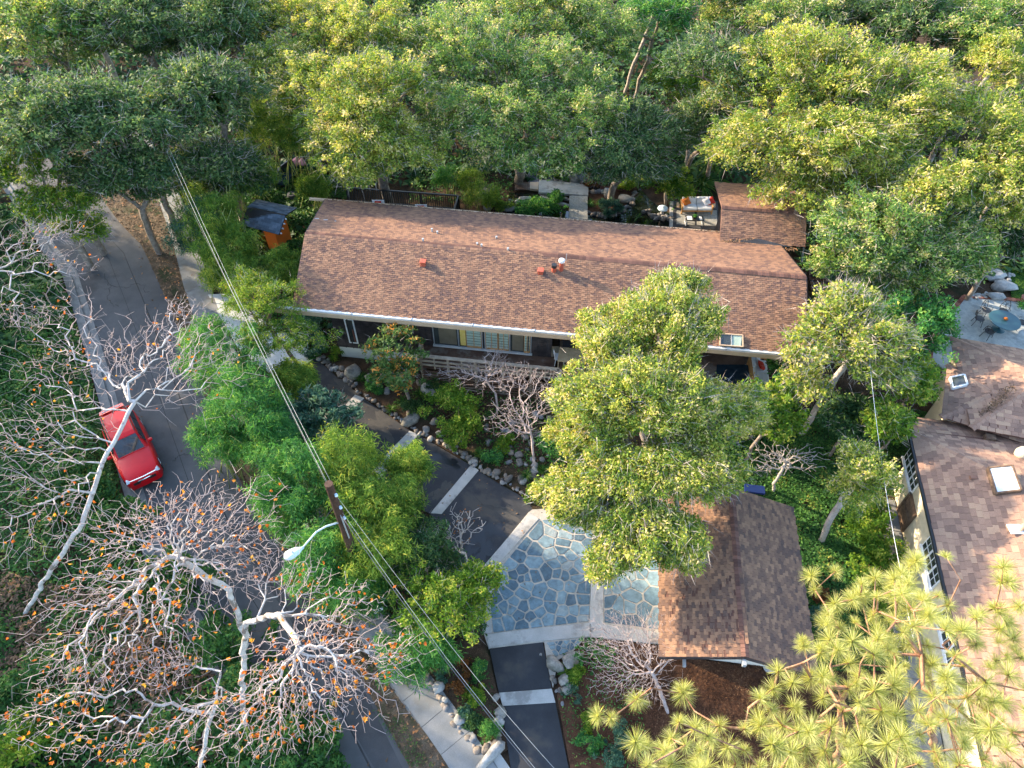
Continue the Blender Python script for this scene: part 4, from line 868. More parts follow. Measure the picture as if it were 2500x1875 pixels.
# ================================================================ TREES
def bl(u,v,z,ru,rv,nl,nt,zr=.8):
    d=-(CAMH-z)/ray(u,v)[2]; k=d/FOC; return (at(u,v,z),(ru*k,rv*k,rv*k*zr),nl,nt)
def ground_at(u,v,z,lean=0): p=at(u,v,z); return np.array([p[0],p[1],0.])
# sycamores, almost bare, with orange leaves left
def leafstar(name,P,par,seed,size=.135):
    r_=rs(seed); n=len(P); ang=np.array([90,62,45,15,-15,-50,-90,-130,-165,165,135,118])*pi/180; rad=np.array([1,.55,.85,.45,.8,.35,.35,.35,.8,.45,.85,.55]); V=[];Fc=[];rr=[]
    for p in P:
        N=unit(r_.normal(size=3)+[0,0,.8]); a=unit(np.cross(N,r_.normal(size=3))); b_=np.cross(N,a); s=size*(.6+.6*r_.rand())/1.6; o=len(V)
        V+=[p-N*.02]+[p+a*cos(t)*q*s+b_*sin(t)*q*s+N*.25*s*q for t,q in zip(ang,rad)]; Fc+=[[o,o+1+i,o+1+(i+1)%12] for i in range(12)]; rr+=[r_.rand()]*13
    return mk(name,np.array(V),np.array(Fc),'syleaf',par,np.array(rr),kind='stuff')
def sycamore(label,base,path,blobs,seed,nleaf,rmax=.28,rt=.0052,cat='tree'):
    blobs=[(c,rd,int(nl*1.6),int(nt*1.5)) for c,rd,nl,nt in blobs]; rmax*=.72
    r_=rs(seed); t=thing('sycamore_tree',label,cat,base,'bare sycamores along the street')
    tips=np.concatenate([lumpy(c,(rad[0]*1.15,rad[1]*1.15,rad[2]*.9),nl,nt,r_,-.9,.62,.55) for c,rad,nl,nt in blobs])
    A,Pr=skeleton([base]+list(path),tips,r_,.36,.26,.15); branches('trunk',A,Pr,'syc',t,rt,.40,rmax,7,0,'branch',.016,'syctwig')
    pick=r_.choice(len(tips),min(nleaf,len(tips)),replace=False); P=tips[pick]+r_.normal(size=(len(pick),3))*.1; P=P[:int(len(P)*.42)]; leafstar('leaf_cluster',P,t,seed)
    return t
sycamore('bare white sycamore at the left edge arching over the red car',at(60,1500,0),[at(120,1400,3.5),at(200,1280,6),at(250,1130,7.5),at(330,980,8.5)],
    [bl(400,880,8.5,190,150,14,620),bl(180,880,8,170,120,12,420),bl(90,1050,8.5,150,140,12,420),bl(60,1250,8.5,150,150,10,330),bl(130,760,8,120,80,8,160),bl(440,770,8,70,60,6,150)],101,330,.30)
sycamore('bare sycamore cropped by the left edge beside the upper street',at(-60,760,0),[at(-70,740,4),at(-20,660,7)],[bl(30,620,8,130,110,10,330),bl(110,560,8,110,70,8,220),bl(30,760,7.5,110,70,8,180),bl(160,650,8,80,60,6,150)],102,80,.2)
sycamore('large bare sycamore with many orange leaves, middle of the lower left',at(590,1620,0),[at(600,1560,3),at(560,1440,6.5),at(440,1370,8.5)],
    [bl(520,1270,9.5,170,130,14,640),bl(330,1330,10,170,130,12,500),bl(220,1500,9.5,160,150,12,520),bl(420,1450,10,150,110,10,420),bl(600,1370,9,110,110,8,330),bl(180,1640,9.5,130,110,8,330),bl(340,1610,9,130,90,8,260)],103,720,.30)
sycamore('bare sycamore with thick white forked limbs over the lower street',at(600,1800,0),[at(590,1690,4),at(600,1520,8.5),at(680,1500,10.5),at(730,1580,11)],
    [bl(740,1620,11,160,130,12,560),bl(850,1690,10.5,130,110,10,330),bl(640,1760,10.5,170,100,12,560),bl(830,1490,9.5,110,90,8,240),bl(920,1580,10,110,70,6,170),bl(700,1420,9,110,90,8,230)],104,640,.26)
sycamore('thin bare sycamore bough crossing the bottom left corner',at(430,1990,0),[at(480,1900,5),at(520,1740,8),at(540,1640,9)],[bl(470,1780,9,170,90,10,280),bl(280,1810,9,170,70,8,230),bl(90,1740,8.5,130,80,8,200),bl(420,1650,9,110,70,6,150)],105,260,.16)
# big live oaks
OK=dict(m=62,sig=.40,ll=.15,lw=.085,rt=.013,rmax=.34,grad=.35,fill=.36)
def oak(label,base,path,blobs,seed,leaf='oak',name='oak_tree',**kw):
    if name!='leaning_tree' and seed not in(209,250,460,461,462):   # trunk stands under its own crown
        cx,cy=np.mean([q[0][0] for q in blobs]),np.mean([q[0][1] for q in blobs]); zc=blobs[0][0][2]; sh=3.4 if cy>31 and cx>-14 else 0; base=(cx,cy+sh,0); path=[(cx,cy+sh*.8,zc*.3),(cx+.2,cy+sh*.4,zc*.55)]
    blobs=[(c,tuple(x*(.95 if seed==209 else 1.06) for x in rd),int(nl*(2 if seed==209 else 3)),int(n_*(1.4 if seed==209 else 1.0))) for c,rd,nl,n_ in blobs]
    if name in('conifer_tree','magnolia_tree'): blobs=[(c,tuple(x*1.2 for x in rd),nl,int(n_*1.3)) for c,rd,nl,n_ in blobs]
    if name in('leaning_tree','garden_tree','conifer_tree','loquat_tree','magnolia_tree'): kw.setdefault('twigs',1.8); kw.setdefault('rmax',.15 if name=='leaning_tree' else .11)
    a=dict(OK); a.update(kw); a['m']=int(a['m']*1.0)
    if seed!=209: a['ll']*=1.0; a['lw']*=1.0
    return tree(name,label,'tree',base,path,blobs,leaf,'bark' if 'bark' not in kw else a.pop('bark'),seed,**a) if 'bark' not in kw else tree(name,label,'tree',base,path,blobs,leaf,a.pop('bark'),seed,**a)
oak('sunlit oak whose crown hangs over the back left corner of the house roof',ground_at(960,330,3),[at(950,360,3),at(930,340,5.5)],[bl(885,320,7.5,130,125,22,400),bl(800,215,8,125,100,14,280),bl(980,380,6.5,120,80,14,230),bl(930,220,9,130,110,14,280),bl(865,430,6.3,45,40,8,70)],201,'oakgold')
oak('wide grey green oak behind the middle of the house with pale forked limbs',ground_at(1240,260,3),[at(1240,270,3),at(1250,200,6.5)],[bl(1200,300,7,170,130,22,430),bl(1120,130,9,170,130,18,360),bl(1330,200,8,150,130,16,330),bl(1290,390,6,130,60,12,190),bl(1420,300,7,120,110,14,250)],202,'oak')
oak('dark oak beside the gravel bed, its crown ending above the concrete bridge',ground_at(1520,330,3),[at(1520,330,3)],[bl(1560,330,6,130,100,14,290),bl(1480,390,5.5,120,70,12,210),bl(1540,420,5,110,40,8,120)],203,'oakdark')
oak('tall oak at the top edge left of centre with yellow tips',ground_at(760,120,4),[at(760,120,4)],[bl(740,60,9,150,110,18,330),bl(690,170,8,90,90,10,190),bl(900,80,9.5,130,90,14,250)],204,'oakgold')
oak('oak cropped by the top edge above the pale forked oak',ground_at(1350,40,4),[at(1350,40,4)],[bl(1330,40,9,170,90,18,330),bl(1470,90,8,110,110,12,240)],205,'oak')
oak('huge bright oak behind the rear wing with a visible elbowed limb',ground_at(2080,330,3),[at(2080,330,3),at(2070,240,7)],[bl(1980,180,10,180,150,24,470),bl(2170,230,10,170,150,20,430),bl(1880,350,8,150,120,18,330),bl(2060,370,8.5,160,110,18,350),bl(1990,470,6.5,150,90,14,260),bl(1830,220,8.5,100,110,10,200)],206,'oakgold',sig=.44)
oak('oak with long pale twigs cropped by the right edge above the flat rocks',ground_at(2380,380,3),[at(2380,380,3)],[bl(2380,330,9,150,150,18,370),bl(2440,470,8,110,110,12,230),bl(2280,470,8,130,100,12,240),bl(2440,170,9,90,90,8,150)],207,'oakgold')
oak('rounded oak just right of the house, leaning over the brick path',ground_at(2170,640,2),[at(2150,620,4)],[bl(2140,560,7,150,110,20,380),bl(2250,640,6,120,90,12,240),bl(2070,640,5.5,90,60,10,150),bl(2330,600,6.5,110,80,10,200),bl(2180,710,4.5,110,60,8,150)],208,'oak')
oak('big golden green oak standing between the front deck and the garage',at(1590,1110,0),[at(1580,1060,2.5),at(1570,1010,4.2)],
    [bl(1620,800,8.2,160,110,20,440),bl(1500,830,7.6,120,90,14,260),bl(1650,700,8.6,80,55,10,150),bl(1560,970,7.2,200,120,22,520),bl(1430,1020,6.5,110,110,14,280),bl(1700,1010,6.5,150,110,16,330),bl(1600,1150,6.2,230,80,20,430),bl(1430,1210,5.6,120,80,12,250),bl(1560,1290,5.2,120,110,14,290),bl(1500,1370,4.8,70,60,8,110),bl(1660,1330,5,70,80,8,130),bl(1800,1000,5,70,90,8,130)],209,'oakgold',sig=.36,ll=.12,lw=.065,m=70,rt=.010)
# top left wood, in shade and out of focus in the photo
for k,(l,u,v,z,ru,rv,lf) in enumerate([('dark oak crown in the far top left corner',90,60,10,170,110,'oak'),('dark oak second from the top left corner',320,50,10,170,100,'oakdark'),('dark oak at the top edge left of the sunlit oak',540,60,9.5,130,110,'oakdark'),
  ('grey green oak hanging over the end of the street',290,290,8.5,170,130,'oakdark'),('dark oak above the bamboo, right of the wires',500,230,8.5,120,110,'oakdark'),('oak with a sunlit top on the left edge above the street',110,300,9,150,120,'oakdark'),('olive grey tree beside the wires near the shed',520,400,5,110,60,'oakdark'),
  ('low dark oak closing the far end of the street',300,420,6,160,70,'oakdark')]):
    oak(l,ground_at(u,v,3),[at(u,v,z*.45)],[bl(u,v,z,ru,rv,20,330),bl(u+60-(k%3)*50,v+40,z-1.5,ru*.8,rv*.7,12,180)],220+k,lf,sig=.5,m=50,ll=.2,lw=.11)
oak('yellow green tree on the left edge above the bare sycamore',ground_at(40,430,3),[at(40,430,4)],[bl(50,400,7,110,80,12,230),bl(130,500,5.5,90,60,8,150),bl(40,330,7.5,90,60,8,120),bl(200,560,4,70,45,6,90)],231,'lime_',sig=.4)
for k,(l,u,v,z,ru,rv,lf) in enumerate([('dark tree at the top right corner',2450,60,9,110,90,'oakdark'),('bright green tree between the two big back oaks',1660,190,6,90,90,'lime_'),('leafy green tree at the top edge right of centre',1600,40,8,110,70,'bamboo2'),('dark green tree behind the gap at the top',1790,60,7,90,70,'oak'),('small oak filling the gap below the bright green tree',1740,290,6,90,70,'oakdark'),('dark tree on the right edge below the golden oak',2470,560,5,70,80,'darkleaf'),('green tree at the top edge behind the huge bright oak',1930,40,9,120,70,'oak'),('shaded tree at the top edge right of the huge bright oak',2140,30,9,130,80,'oakdark'),('tree at the top edge near the right corner',2330,50,9,130,80,'oak'),('green tree peeking out left of the huge bright oak top',1770,150,6,70,70,'oak'),('leafy tree low behind the stepping stones',1690,330,3.5,70,40,'bamboo2')]):
    oak(l,ground_at(u,v,3),[at(u,v,z*.45)],[bl(u,v,z,ru,rv,14,260)],240+k,lf,sig=.42,m=55)
oak('lime leaved tree beside the pond, left of the white garden sofa',at(1625,500,0),[at(1625,470,1.6)],[bl(1620,440,3,60,42,10,120),bl(1655,470,2.6,35,25,5,50)],250,'lime_',sig=.3,m=50,ll=.16,lw=.1,name='garden_tree',rt=.01)
# right side trees
oak('leaning tree with bare forked pale trunk right of the house, golden leaves',at(1955,1060,0),[at(1985,1010,2),at(2040,920,4),at(2085,850,5.5)],[bl(2060,760,6.3,110,65,14,210),bl(2140,830,6,90,70,10,140),bl(1980,850,5.5,70,80,8,120),bl(2130,920,5,100,50,8,90),bl(1960,950,4.2,60,60,6,70)],260,'oakgold',sig=.36,m=24,twigs=5,ll=.16,lw=.10,rt=.014,name='leaning_tree',bark='twig')
oak('slender leaning tree with pale trunk above the ivy near the cream wall',at(2005,1320,0),[at(2020,1280,1.5),at(2070,1200,4),at(2110,1150,5)],[bl(2110,1130,5.5,60,60,8,100),bl(2080,1210,4.5,60,60,8,90),bl(2160,1180,4.6,45,40,5,50)],261,'oakgold',sig=.26,m=36,ll=.11,lw=.06,rt=.012,name='leaning_tree',bark='twig')
for k,(l,u,v,z,ru,rv,lf) in enumerate([('green tree against the neighbour bay, below the blue patio table',2225,935,4.0,60,75,'lime_'),('dense green tree at the corner of the neighbour patio',2240,790,4.5,95,80,'bamboo2'),('dark magnolia with broad leaves under the leaning tree',2080,1020,3,80,50,'darkleaf'),('green tree overhanging the corner of the neighbour tiled roof',2165,1030,4.0,55,50,'lime_'),('dark green shrub by the right rear corner of the house roof',2010,760,3,60,50,'darkleaf'),('light green bush leaning on the garage back edge',1870,1010,3.6,80,80,'lime_'),('dark bush between the deck and the leaning tree',1930,920,3,60,60,'bamboo2')]):
    oak(l,ground_at(u,v,2),[at(u,v,z*.5)],[bl(u,v,z,ru,rv,12,150)],270+k,lf,sig=.32,m=50,ll=.17,lw=.10,name='garden_tree',rt=.009)
# bare shrubs and small trees
def bare(label,base,path,blobs,seed,bark='twig',rt=.007,name='bare_tree',low=-.6,seg=.22,rmax=.055,nleaf=0,leafm='russet',cat='tree',group=None,ll=.08):
    r_=rs(seed); t=thing(name,label,cat,base,group); tips=np.concatenate([lumpy(c,rad,nl,int(nt*1.9),r_,low,.65,.5) for c,rad,nl,nt in blobs])
    A,Pr=skeleton([base]+list(path),tips,r_,seg,.32,.15); branches('trunk',A,Pr,bark,t,rt,.40,rmax*1.2,5,0,'branch',.014)
    if nleaf: leaves('leaf_cluster',tips[:nleaf],5,.14,ll,ll*.6,leafm,t,seed+2)
    return t
bare('pale leafless tree before the deck railing, right of the yellow shrub',at(1215,1010,0),[at(1210,960,1.2)],[bl(1200,920,2.6,90,60,12,230),bl(1130,910,2.2,80,35,8,130),bl(1220,860,3,40,45,5,80)],301,rt=.0062,bark='syctwig')
bare('pink white leafless tree touching the golden oak on its left side',at(1305,1150,0),[at(1300,1080,1.4)],[bl(1285,1010,2.8,90,85,12,300),bl(1300,925,3,75,55,8,180)],302,rt=.006,bark='syctwig')
bare('small leafless tree at the driveway left of the flagstones',at(1140,1390,0),[at(1135,1350,1.2)],[bl(1140,1280,2.8,65,60,8,60),bl(1090,1320,2,50,45,6,40)],303,rt=.011,nleaf=12,leafm='russet')
bare('grey leafless tree behind the garage over the ivy',at(1890,1200,0),[at(1888,1180,1.2)],[bl(1880,1120,3,80,55,10,130),bl(1970,1120,2.6,70,50,8,80)],304,rt=.010)
bare('broad reddish leafless bush over the mulch between patio and garage',at(1630,1740,0),[at(1610,1680,1.2),at(1590,1640,1.8)],[bl(1580,1560,2.6,145,80,22,820),bl(1480,1560,2.0,85,80,12,380),bl(1550,1670,1.6,125,60,14,420),bl(1670,1520,2.6,70,60,10,200)],305,rt=.0042,seg=.18,rmax=.09,bark='syctwig')
shrub('leafy_shoots','light leafy shoots rising through the leafless bush at the patio corner',at(1640,1520,2.2),(.8,.9,.6),'lime_',306,26,26,.12,.08)
for k,(u,v) in enumerate([(705,700)]): bare('reddish leafless shrub against the left end of the house',at(700,690,0),[at(700,680,.8)],[bl(695,650,2,30,50,6,70)],307+k,rt=.006,nleaf=20)
# bamboo: canes with feathery leaves
def bamboo(label,u,v,z,ru,rv,seed,leaf='bamboo',n=90,canes=14,group='bamboo clumps',ll=.22,lw=.035,m=70):
    c,rad,_,_=bl(u,v,z,ru,rv,1,1); t=thing('bamboo',label,'bamboo',(c[0],c[1],0),group); r_=rs(seed); b=B()
    for i in range(canes):
        p=np.array([c[0],c[1],0])+np.append(r_.normal(size=2)*.35*np.array(rad[:2]),0); q=c+r_.normal(size=3)*np.array(rad)*.45; q[2]=z+rad[2]*.6
        b.tube([p,lerp(p,q,.5)+np.array([0,0,.4]),q],[.025,.02,.01],5)
    b.obj('cane','cane',t,smooth=True)
    n=int(n*1.9); tips=lumpy(c,(rad[0]*1.1,rad[1]*1.1,z*.42),max(8,n//7),n,r_,-.7,.34,.7); leaves('foliage',tips,int(m*.75),.36,ll,lw,leaf,t,seed,droop=1.3,upb=.5,grad=.3,flat=.9); return t
BB=[('tall bamboo behind the pink pillow bench',690,315,4.5,95,60),('bamboo on the far side of the shed',590,420,4,75,42),('bamboo hiding the back of the shed between pillows and roof',765,455,2.0,30,24),('bamboo between the street wires and the shed',510,530,4,70,90),('blue green bush under the wires, nearest the upper sidewalk',480,560,3.5,50,80),
 ('bamboo in front of the shed porch',560,665,3,60,48),('bamboo between shed and the left roof end',700,655,2.6,42,42),('bamboo at the sidewalk above the concrete apron',560,600,3.2,60,60),('tall bamboo at the far sidewalk bend',430,430,4,70,60),('bamboo behind the dark oak at top',620,260,5,90,80),('bamboo between the two oaks of the back left',740,300,5,60,60)]
for k,(l,u,v,z,ru,rv) in enumerate(BB): bamboo(l,u,v,z,ru*1.2,rv*1.2,400+k,'bluegreen' if 'blue green' in l else 'bamboo',n=100)
BC=[('tree with drooping leaves between the upper sidewalk and the apron','bamboo2',500,850,3.2,50,60),('drooping tree between the loquat and the sidewalk','bamboo2',650,1070,3.6,65,65),('drooping tree on the sidewalk side of the lamp','bamboo2',690,1240,3.2,55,55),('bright bamboo between the pole and the wet stains','bamboo',960,1240,3.3,55,60),('small bamboo at the left end of the first driveway band','bamboo',720,930,2.4,45,35),('green tree with drooping leaves over the sidewalk left of the apron','bamboo2',560,880,3.8,70,80),('drooping tree left of the blue green loquat','bamboo2',590,990,4,80,80),('tree with drooping leaves over the sidewalk near the car','bamboo2',540,1070,3.2,60,50),('bright bamboo left of the driveway bands','bamboo',850,1120,4.2,62,80),('feathery bamboo left of the utility pole top','bamboo2',740,1180,4,90,75),
 ('bamboo right behind the utility pole','bamboo',885,1240,3.8,62,65),('single bamboo sprig leaning out over the driveway','bamboo',1000,1140,3.2,42,40),('bamboo behind the street lamp arm','bamboo2',790,1360,3.4,90,80),('yellow green bamboo below the lamp arm','bamboo',920,1340,3.6,75,80),('bamboo on the sidewalk edge below the lamp','bamboo2',860,1440,2.8,80,55),('rounded dark shrub between bamboo and the wet driveway','darkleaf',1030,1340,2.6,85,85),
 ('green tree under the wires left of the flagstones','lime_',1080,1480,3.2,100,90),('lower part of the hedge under the wires beside the sidewalk','bamboo2',1010,1580,2.4,80,60),('yellow green branch reaching over the flagstones','lime_',1160,1430,2.8,55,50)]
for k,(l,lf,u,v,z,ru,rv) in enumerate(BC):
    ru*=1.22; rv*=1.22
    if lf in('lime_','darkleaf'): oak(l,ground_at(u,v,1),[at(u,v,z*.5)],[bl(u,v,z,ru,rv,12,130)],430+k,lf,sig=.28,m=48,ll=.12,lw=.07,name='garden_tree',rt=.008)
    else: bamboo(l,u,v,z,ru,rv,430+k,lf,n=105 if ru>50 else 40)
cover('understorey',[tuple(p[:2]) for p in px([(600,900),(690,950),(780,1100),(905,1185),(1040,1265),(1110,1380),(1180,1410),(1190,1570),(1120,1560),(1030,1630),(930,1500),(800,1360),(700,1200),(610,1050)])],260,'darkleaf',41,.9,.15,.08,0,.8,hs=1.1)
# the rest of the named shrubs and small trees
oak('yellow green conifer shaped tree over the concrete apron left of the house',at(730,900,0),[at(700,850,2),at(650,790,4)],[bl(640,740,5,75,55,10,130),bl(690,820,4.2,85,45,10,130),bl(600,700,5,40,40,5,50)],460,'lime_',sig=.28,m=60,ll=.12,lw=.035,name='conifer_tree',bark='brown',rt=.012)
oak('dark blue green loquat with broad leaves beside the upper driveway',at(800,1060,0),[at(790,1040,1.2)],[bl(780,1010,2.6,80,60,12,120),bl(720,1040,2.4,60,50,8,70)],461,'bluegreen',sig=.3,m=34,ll=.24,lw=.09,name='loquat_tree',rt=.01)
oak('magnolia with orange backed leaves in front of the dark wood wall',at(1000,990,0),[at(990,950,1),at(975,900,1.8)],[bl(965,850,3.2,55,55,10,80),bl(960,920,2.4,55,40,8,60)],462,'magnolia',sig=.26,m=30,ll=.20,lw=.085,name='magnolia_tree',rt=.010)
shrub('dense_shrub','bright yellow green shrub below the deck, left of the leafless trees',at(1110,1000,1.3),(1.5,1.2,1.0),'lime_',463,70,60,.12,.07)
shrub('dense_shrub','smaller yellow green shrub nearer the driveway below the deck',at(1130,1055,.9),(1.1,.9,.8),'lime_',464,50,55,.12,.07)
shrub('spiky_shrub','spiky pale green plants along the left end of the house',at(790,790,1.0),(.8,1.2,.9),'bluegreen',465,30,40,.30,.04,droop=.3)
shrub('spiky_shrub','yellow striped plant at the white foundation corner',at(820,860,.3),(.4,.4,.3),'lime_',466,10,30,.30,.04,droop=.3)
shrub('hedge','bright sunlit hedge along the walkway of the neighbour house',at(2120,1270,1.0),(1.0,2.0,.8),'lime_',467,80,60,.13,.08,cat='hedge')
shrub('hedge','lower end of the bright hedge near the pine',at(2150,1400,.9),(.9,1.6,.7),'lime_',468,60,60,.13,.08,cat='hedge')
shrub('ivy_mound','dark ivy mound on the left side of the red car',at(190,1190,.8),(1.3,1.6,.8),'ivy',469,60,60,.16,.12)
for k,(l,u,v,rx,ry,h_) in enumerate([('round clipped bush at the sidewalk opposite, above the car',92*0+105,850,.8,.7,.9),('dark bush at the left kerb in front of the car',300,1280,1.3,1.0,1.1),('ivy covered bush at the lower left street edge',400,1430,1.6,1.2,1.2),('ivy bush at the foot of the orange leaved sycamore',560,1560,1.4,1.2,1.6),('green bush at the bottom street edge under the forked sycamore',700,1790,1.7,1.2,1.1),('light green bush at the bottom edge beside the street',780,1850,1.0,1.0,.8),('dark green bush near the lower left corner',130,1700,2.2,1.8,1.2),('blurred pale green bush in the bottom left corner',50,1850,1.3,1.1,2.0),('dark bush at the bottom edge left of the street',480,1850,2.0,1.4,1.2),('ivy bush at the left kerb below the orange leaves',620,1680,1.3,1.2,1.2)]):
    shrub('street_bush',l,at(u,v,h_*.6),(rx,ry,h_),'ivy' if k!=7 else 'lime_',480+k,int(40*rx),60,.15,.10)
# island and mulch bed plants
IS=[('round_bush','tight round green bush at the bottom of the island bed','bamboo2',1193,1785,.38,.38,90,.05),('lime_shrub','lime green shrub in the island bed under the wires','lime_',1157,1698,.42,.4,50,.09),('succulent','blue green succulent rosette in the island bed','bluegreen',1137,1738,.28,.2,14,.12),('russet_shrub','russet maple like shrub in the island bed','russet',1112,1680,.42,.4,40,.07),('russet_shrub','upper russet shrub beside the driveway edge','russet',1132,1632,.3,.3,24,.07),('round_bush','dark green bush between russet shrub and driveway','bamboo2',1170,1638,.36,.45,50,.07),('succulent','pale blue plant near the sidewalk rocks','bluegreen',1080,1648,.33,.3,24,.08),('fern','dark fern patch at the middle of the island bed','darkleaf',1158,1765,.35,.2,20,.14),
 ('succulent','blue green plant right of the pale driveway band','bluegreen',1395,1700,.35,.25,24,.08),('strappy_bush','green bush at the top of the right rock bed','lime_',1405,1640,.35,.35,26,.1),('strappy_bush','green plant between the boulders right of the lower driveway','lime_',1398,1660,.25,.25,14,.1),('low_shrub','blue green bush at the bottom edge right of the driveway','bluegreen',1530,1800,.5,.45,40,.09),('low_shrub','dark green low shrub left of the leafless bush','bamboo2',1450,1600,.7,.6,50,.08),('low_shrub','lime green plant right of the lower driveway','lime_',1430,1760,.3,.3,20,.1),('low_shrub','green bush at the bottom near the driveway right side','bamboo2',1440,1815,.45,.4,30,.1),('low_shrub','pale low bush under the leafless bush right part','bluegreen',1480,1850,.5,.5,40,.08),
 ('red_shrub','dark red shrub right of the garage roof','russet',2010,1460,.4,.4,30,.12),('low_shrub','blue green plants right of the garage lower corner','bluegreen',2003,1510,.45,.4,30,.12)]
for k,(nm,l,lf,u,v,rx,h_,n,ll) in enumerate(IS): shrub(nm,l,at(u,v,h_*.5),(rx,rx,h_),lf,500+k,n,34,ll,ll*.5,sig=.12)
k=0
for l,u,v,rd in [('strappy grass clump beside the boulder near the wall',880,925,.5),('strappy grass clump left of the magnolia trunk',905,945,.5),('dark strappy clump below the magnolia',985,985,.6),('dark strappy clump second below the magnolia',1025,965,.55),('small strappy clump near the big flat boulder',955,1000,.4),('strappy clump between driveway stones and leafless tree',1170,1110,.45),('low strappy clump above the driveway stones, lower end',1285,1165,.5),('strappy clump under the golden oak left edge',1325,1150,.5),('grassy clump among the boulders of the right rock bed',1370,1635,.3),('small grassy clump beside the pond slab bridge',1440,500,.5),('second grassy clump beside the pond slab bridge',1462,498,.4)]:
    strappy('grass_clump',l,at(u,v,.05),rd,90,'grass',600+k,.03); k+=1
strappy('yucca','large sword leaved plant behind the white garden sofa',at(1712,455,.3),1.5,110,'grass',620,.09)
strappy('cycad','feathery cycad palm left of the rear wing',at(1745,395,.8),2.2,70,'grass',621,.12,lift=.7)
strappy('water_plant','small light green plant standing in the pond',at(1558,532,.1),.5,16,'grass',622,.05)
TT=[o for o in C.objects if o.parent is None and o.name.startswith('oak_tree')]; PT2={o['label'][:24]:o for o in TT}
def again(src,u,v,rz,sc,label):
    o=dup(src,ground_at(u,v,9),rz,label); o.scale=(sc,sc,sc); return o
src=[o for o in TT if o['label'].startswith(('dark oak crown in','dark oak second','grey green oak hang','dark tree at the top right','leafy green tree'))]
src=[o for o in TT if o['label'].startswith(('dark oak crown in','grey green oak hanging','dark tree at the top right'))]
for k,(u,v,l) in enumerate([(640,-30,'oak beyond the top edge left of centre'),(1020,-20,'oak beyond the top edge above the sunlit oak'),(1560,-60,'shaded oak beyond the top edge right of centre'),(1800,-30,'oak beyond the top edge above the garden gap'),(2050,-70,'oak beyond the top edge above the huge bright oak'),(2300,-50,'oak beyond the top edge near the right corner'),(2520,60,'oak on the right edge below the top right corner'),(2200,40,'half hidden oak behind the huge bright oak'),(2560,260,'oak outside the right edge beside the long twigged oak'),(2420,90,'shaded oak just below the top right corner'),(180,-50,'oak beyond the top edge at the far left'),(1800,130,'oak filling the dark garden gap right of centre'),(1240,-60,'oak beyond the top edge above the pale forked oak')]):
    again(src[k%len(src)],u,v,k*1.1,.85+.07*(k%4),l)
cover('leaf_scatter',[tuple(x) for x in offset(RE,.05)]+[tuple(x) for x in offset(RE,1.3)][::-1],7,'litter',51,.0,.13,.10,.005,3)
cover('leaf_scatter',[tuple(x) for x in offset(RE,1.3)]+[tuple(x) for x in offset(RE,4.2)][::-1],.9,'litter',52,.0,.12,.09,.005,3)
cover('leaf_scatter',[(p[0],p[1]) for p in DR+DL],2.2,'litter',53,.0,.08,.06,.035,3); cover('leaf_scatter',[(p[0],p[1]) for p in PB],1.6,'litter',54,.0,.08,.06,.085,3)
cover('leaf_scatter',[tuple(x) for x in SL]+[tuple(x) for x in SR][::-1],3,'litter',55,.0,.09,.07,.095,3)
cover('low_ivy',[tuple(p[:2]) for p in px([(1040,945),(1400,960),(1410,1200),(1300,1180),(1190,1110),(1080,1050),(960,985)])],70,'ivy',56,.25,.13,.08,.03,.8,hs=1.6)
cover('low_ivy',[tuple(p[:2]) for p in px([(1365,1600),(1470,1570),(1560,1640),(1580,1875),(1400,1875),(1365,1720)])],70,'bamboo2',57,.16,.10,.05,.03,.8,hs=1.9)
cover('low_ivy',[tuple(p[:2]) for p in px([(1060,1655),(1150,1600),(1200,1650),(1225,1780),(1180,1815),(1120,1720)])],60,'ivy',58,.14,.09,.05,.06,.8,hs=1.9)
for k,(l,u,v,rx,h_,lf) in enumerate([('green shrub between the magnolia and the boulders',925,930,.6,.6,'bamboo2'),('dark shrub against the deck skirt left of the leafless trees',1070,945,.6,.7,'darkleaf'),('small green shrub under the pale leafless tree',1230,1080,.5,.4,'lime_'),('green shrub at the garden edge under the golden oak',1350,1100,.8,.8,'bamboo2'),('green shrub beside the driveway corner under the oak',1310,1205,.5,.4,'lime_'),('dark shrub below the strappy clumps',1000,1000,.45,.4,'darkleaf'),('low green shrub among the bed stones',1200,1120,.4,.35,'bamboo2'),('shrub left of the white foundation',770,850,.6,.7,'bluegreen'),('shrub below the left eave of the house',720,800,.9,1.1,'bluegreen')]):
    shrub('bed_shrub',l,at(u,v,h_*.6),(rx,rx,h_),lf,900+k,int(60*rx),40,.11,.06)
# pines, lower right
tm=[]
for s_ in range(5):
    r_=rs(700+s_); n=250; d=r_.normal(size=(n,3)); d[:,2]=np.abs(d[:,2])*.9+.05; d/=np.linalg.norm(d,axis=1)[:,None]; L=.29*(.75+.4*r_.rand(n))[:,None]; a=np.cross(d,r_.normal(size=(n,3))); a/=np.linalg.norm(a,axis=1)[:,None]; w_=.0023
    dr=np.array([0,0,-.05]); V=np.stack([d*.02-a*w_,d*.02+a*w_,d*L*.6+a*w_+dr*.3,d*L+dr,d*L*.6-a*w_+dr*.3],1).reshape(-1,3); Fc=[[5*i,5*i+1,5*i+2,5*i+3,5*i+4] for i in range(n)]
    me=D.meshes.new('needle_tuft'); me.from_pydata(V.tolist(),[],Fc); at2=me.attributes.new('rnd','FLOAT','POINT'); at2.data.foreach_set('value',np.repeat(r_.rand(n),5)); me.materials.append(M['needle']); tm.append(me)
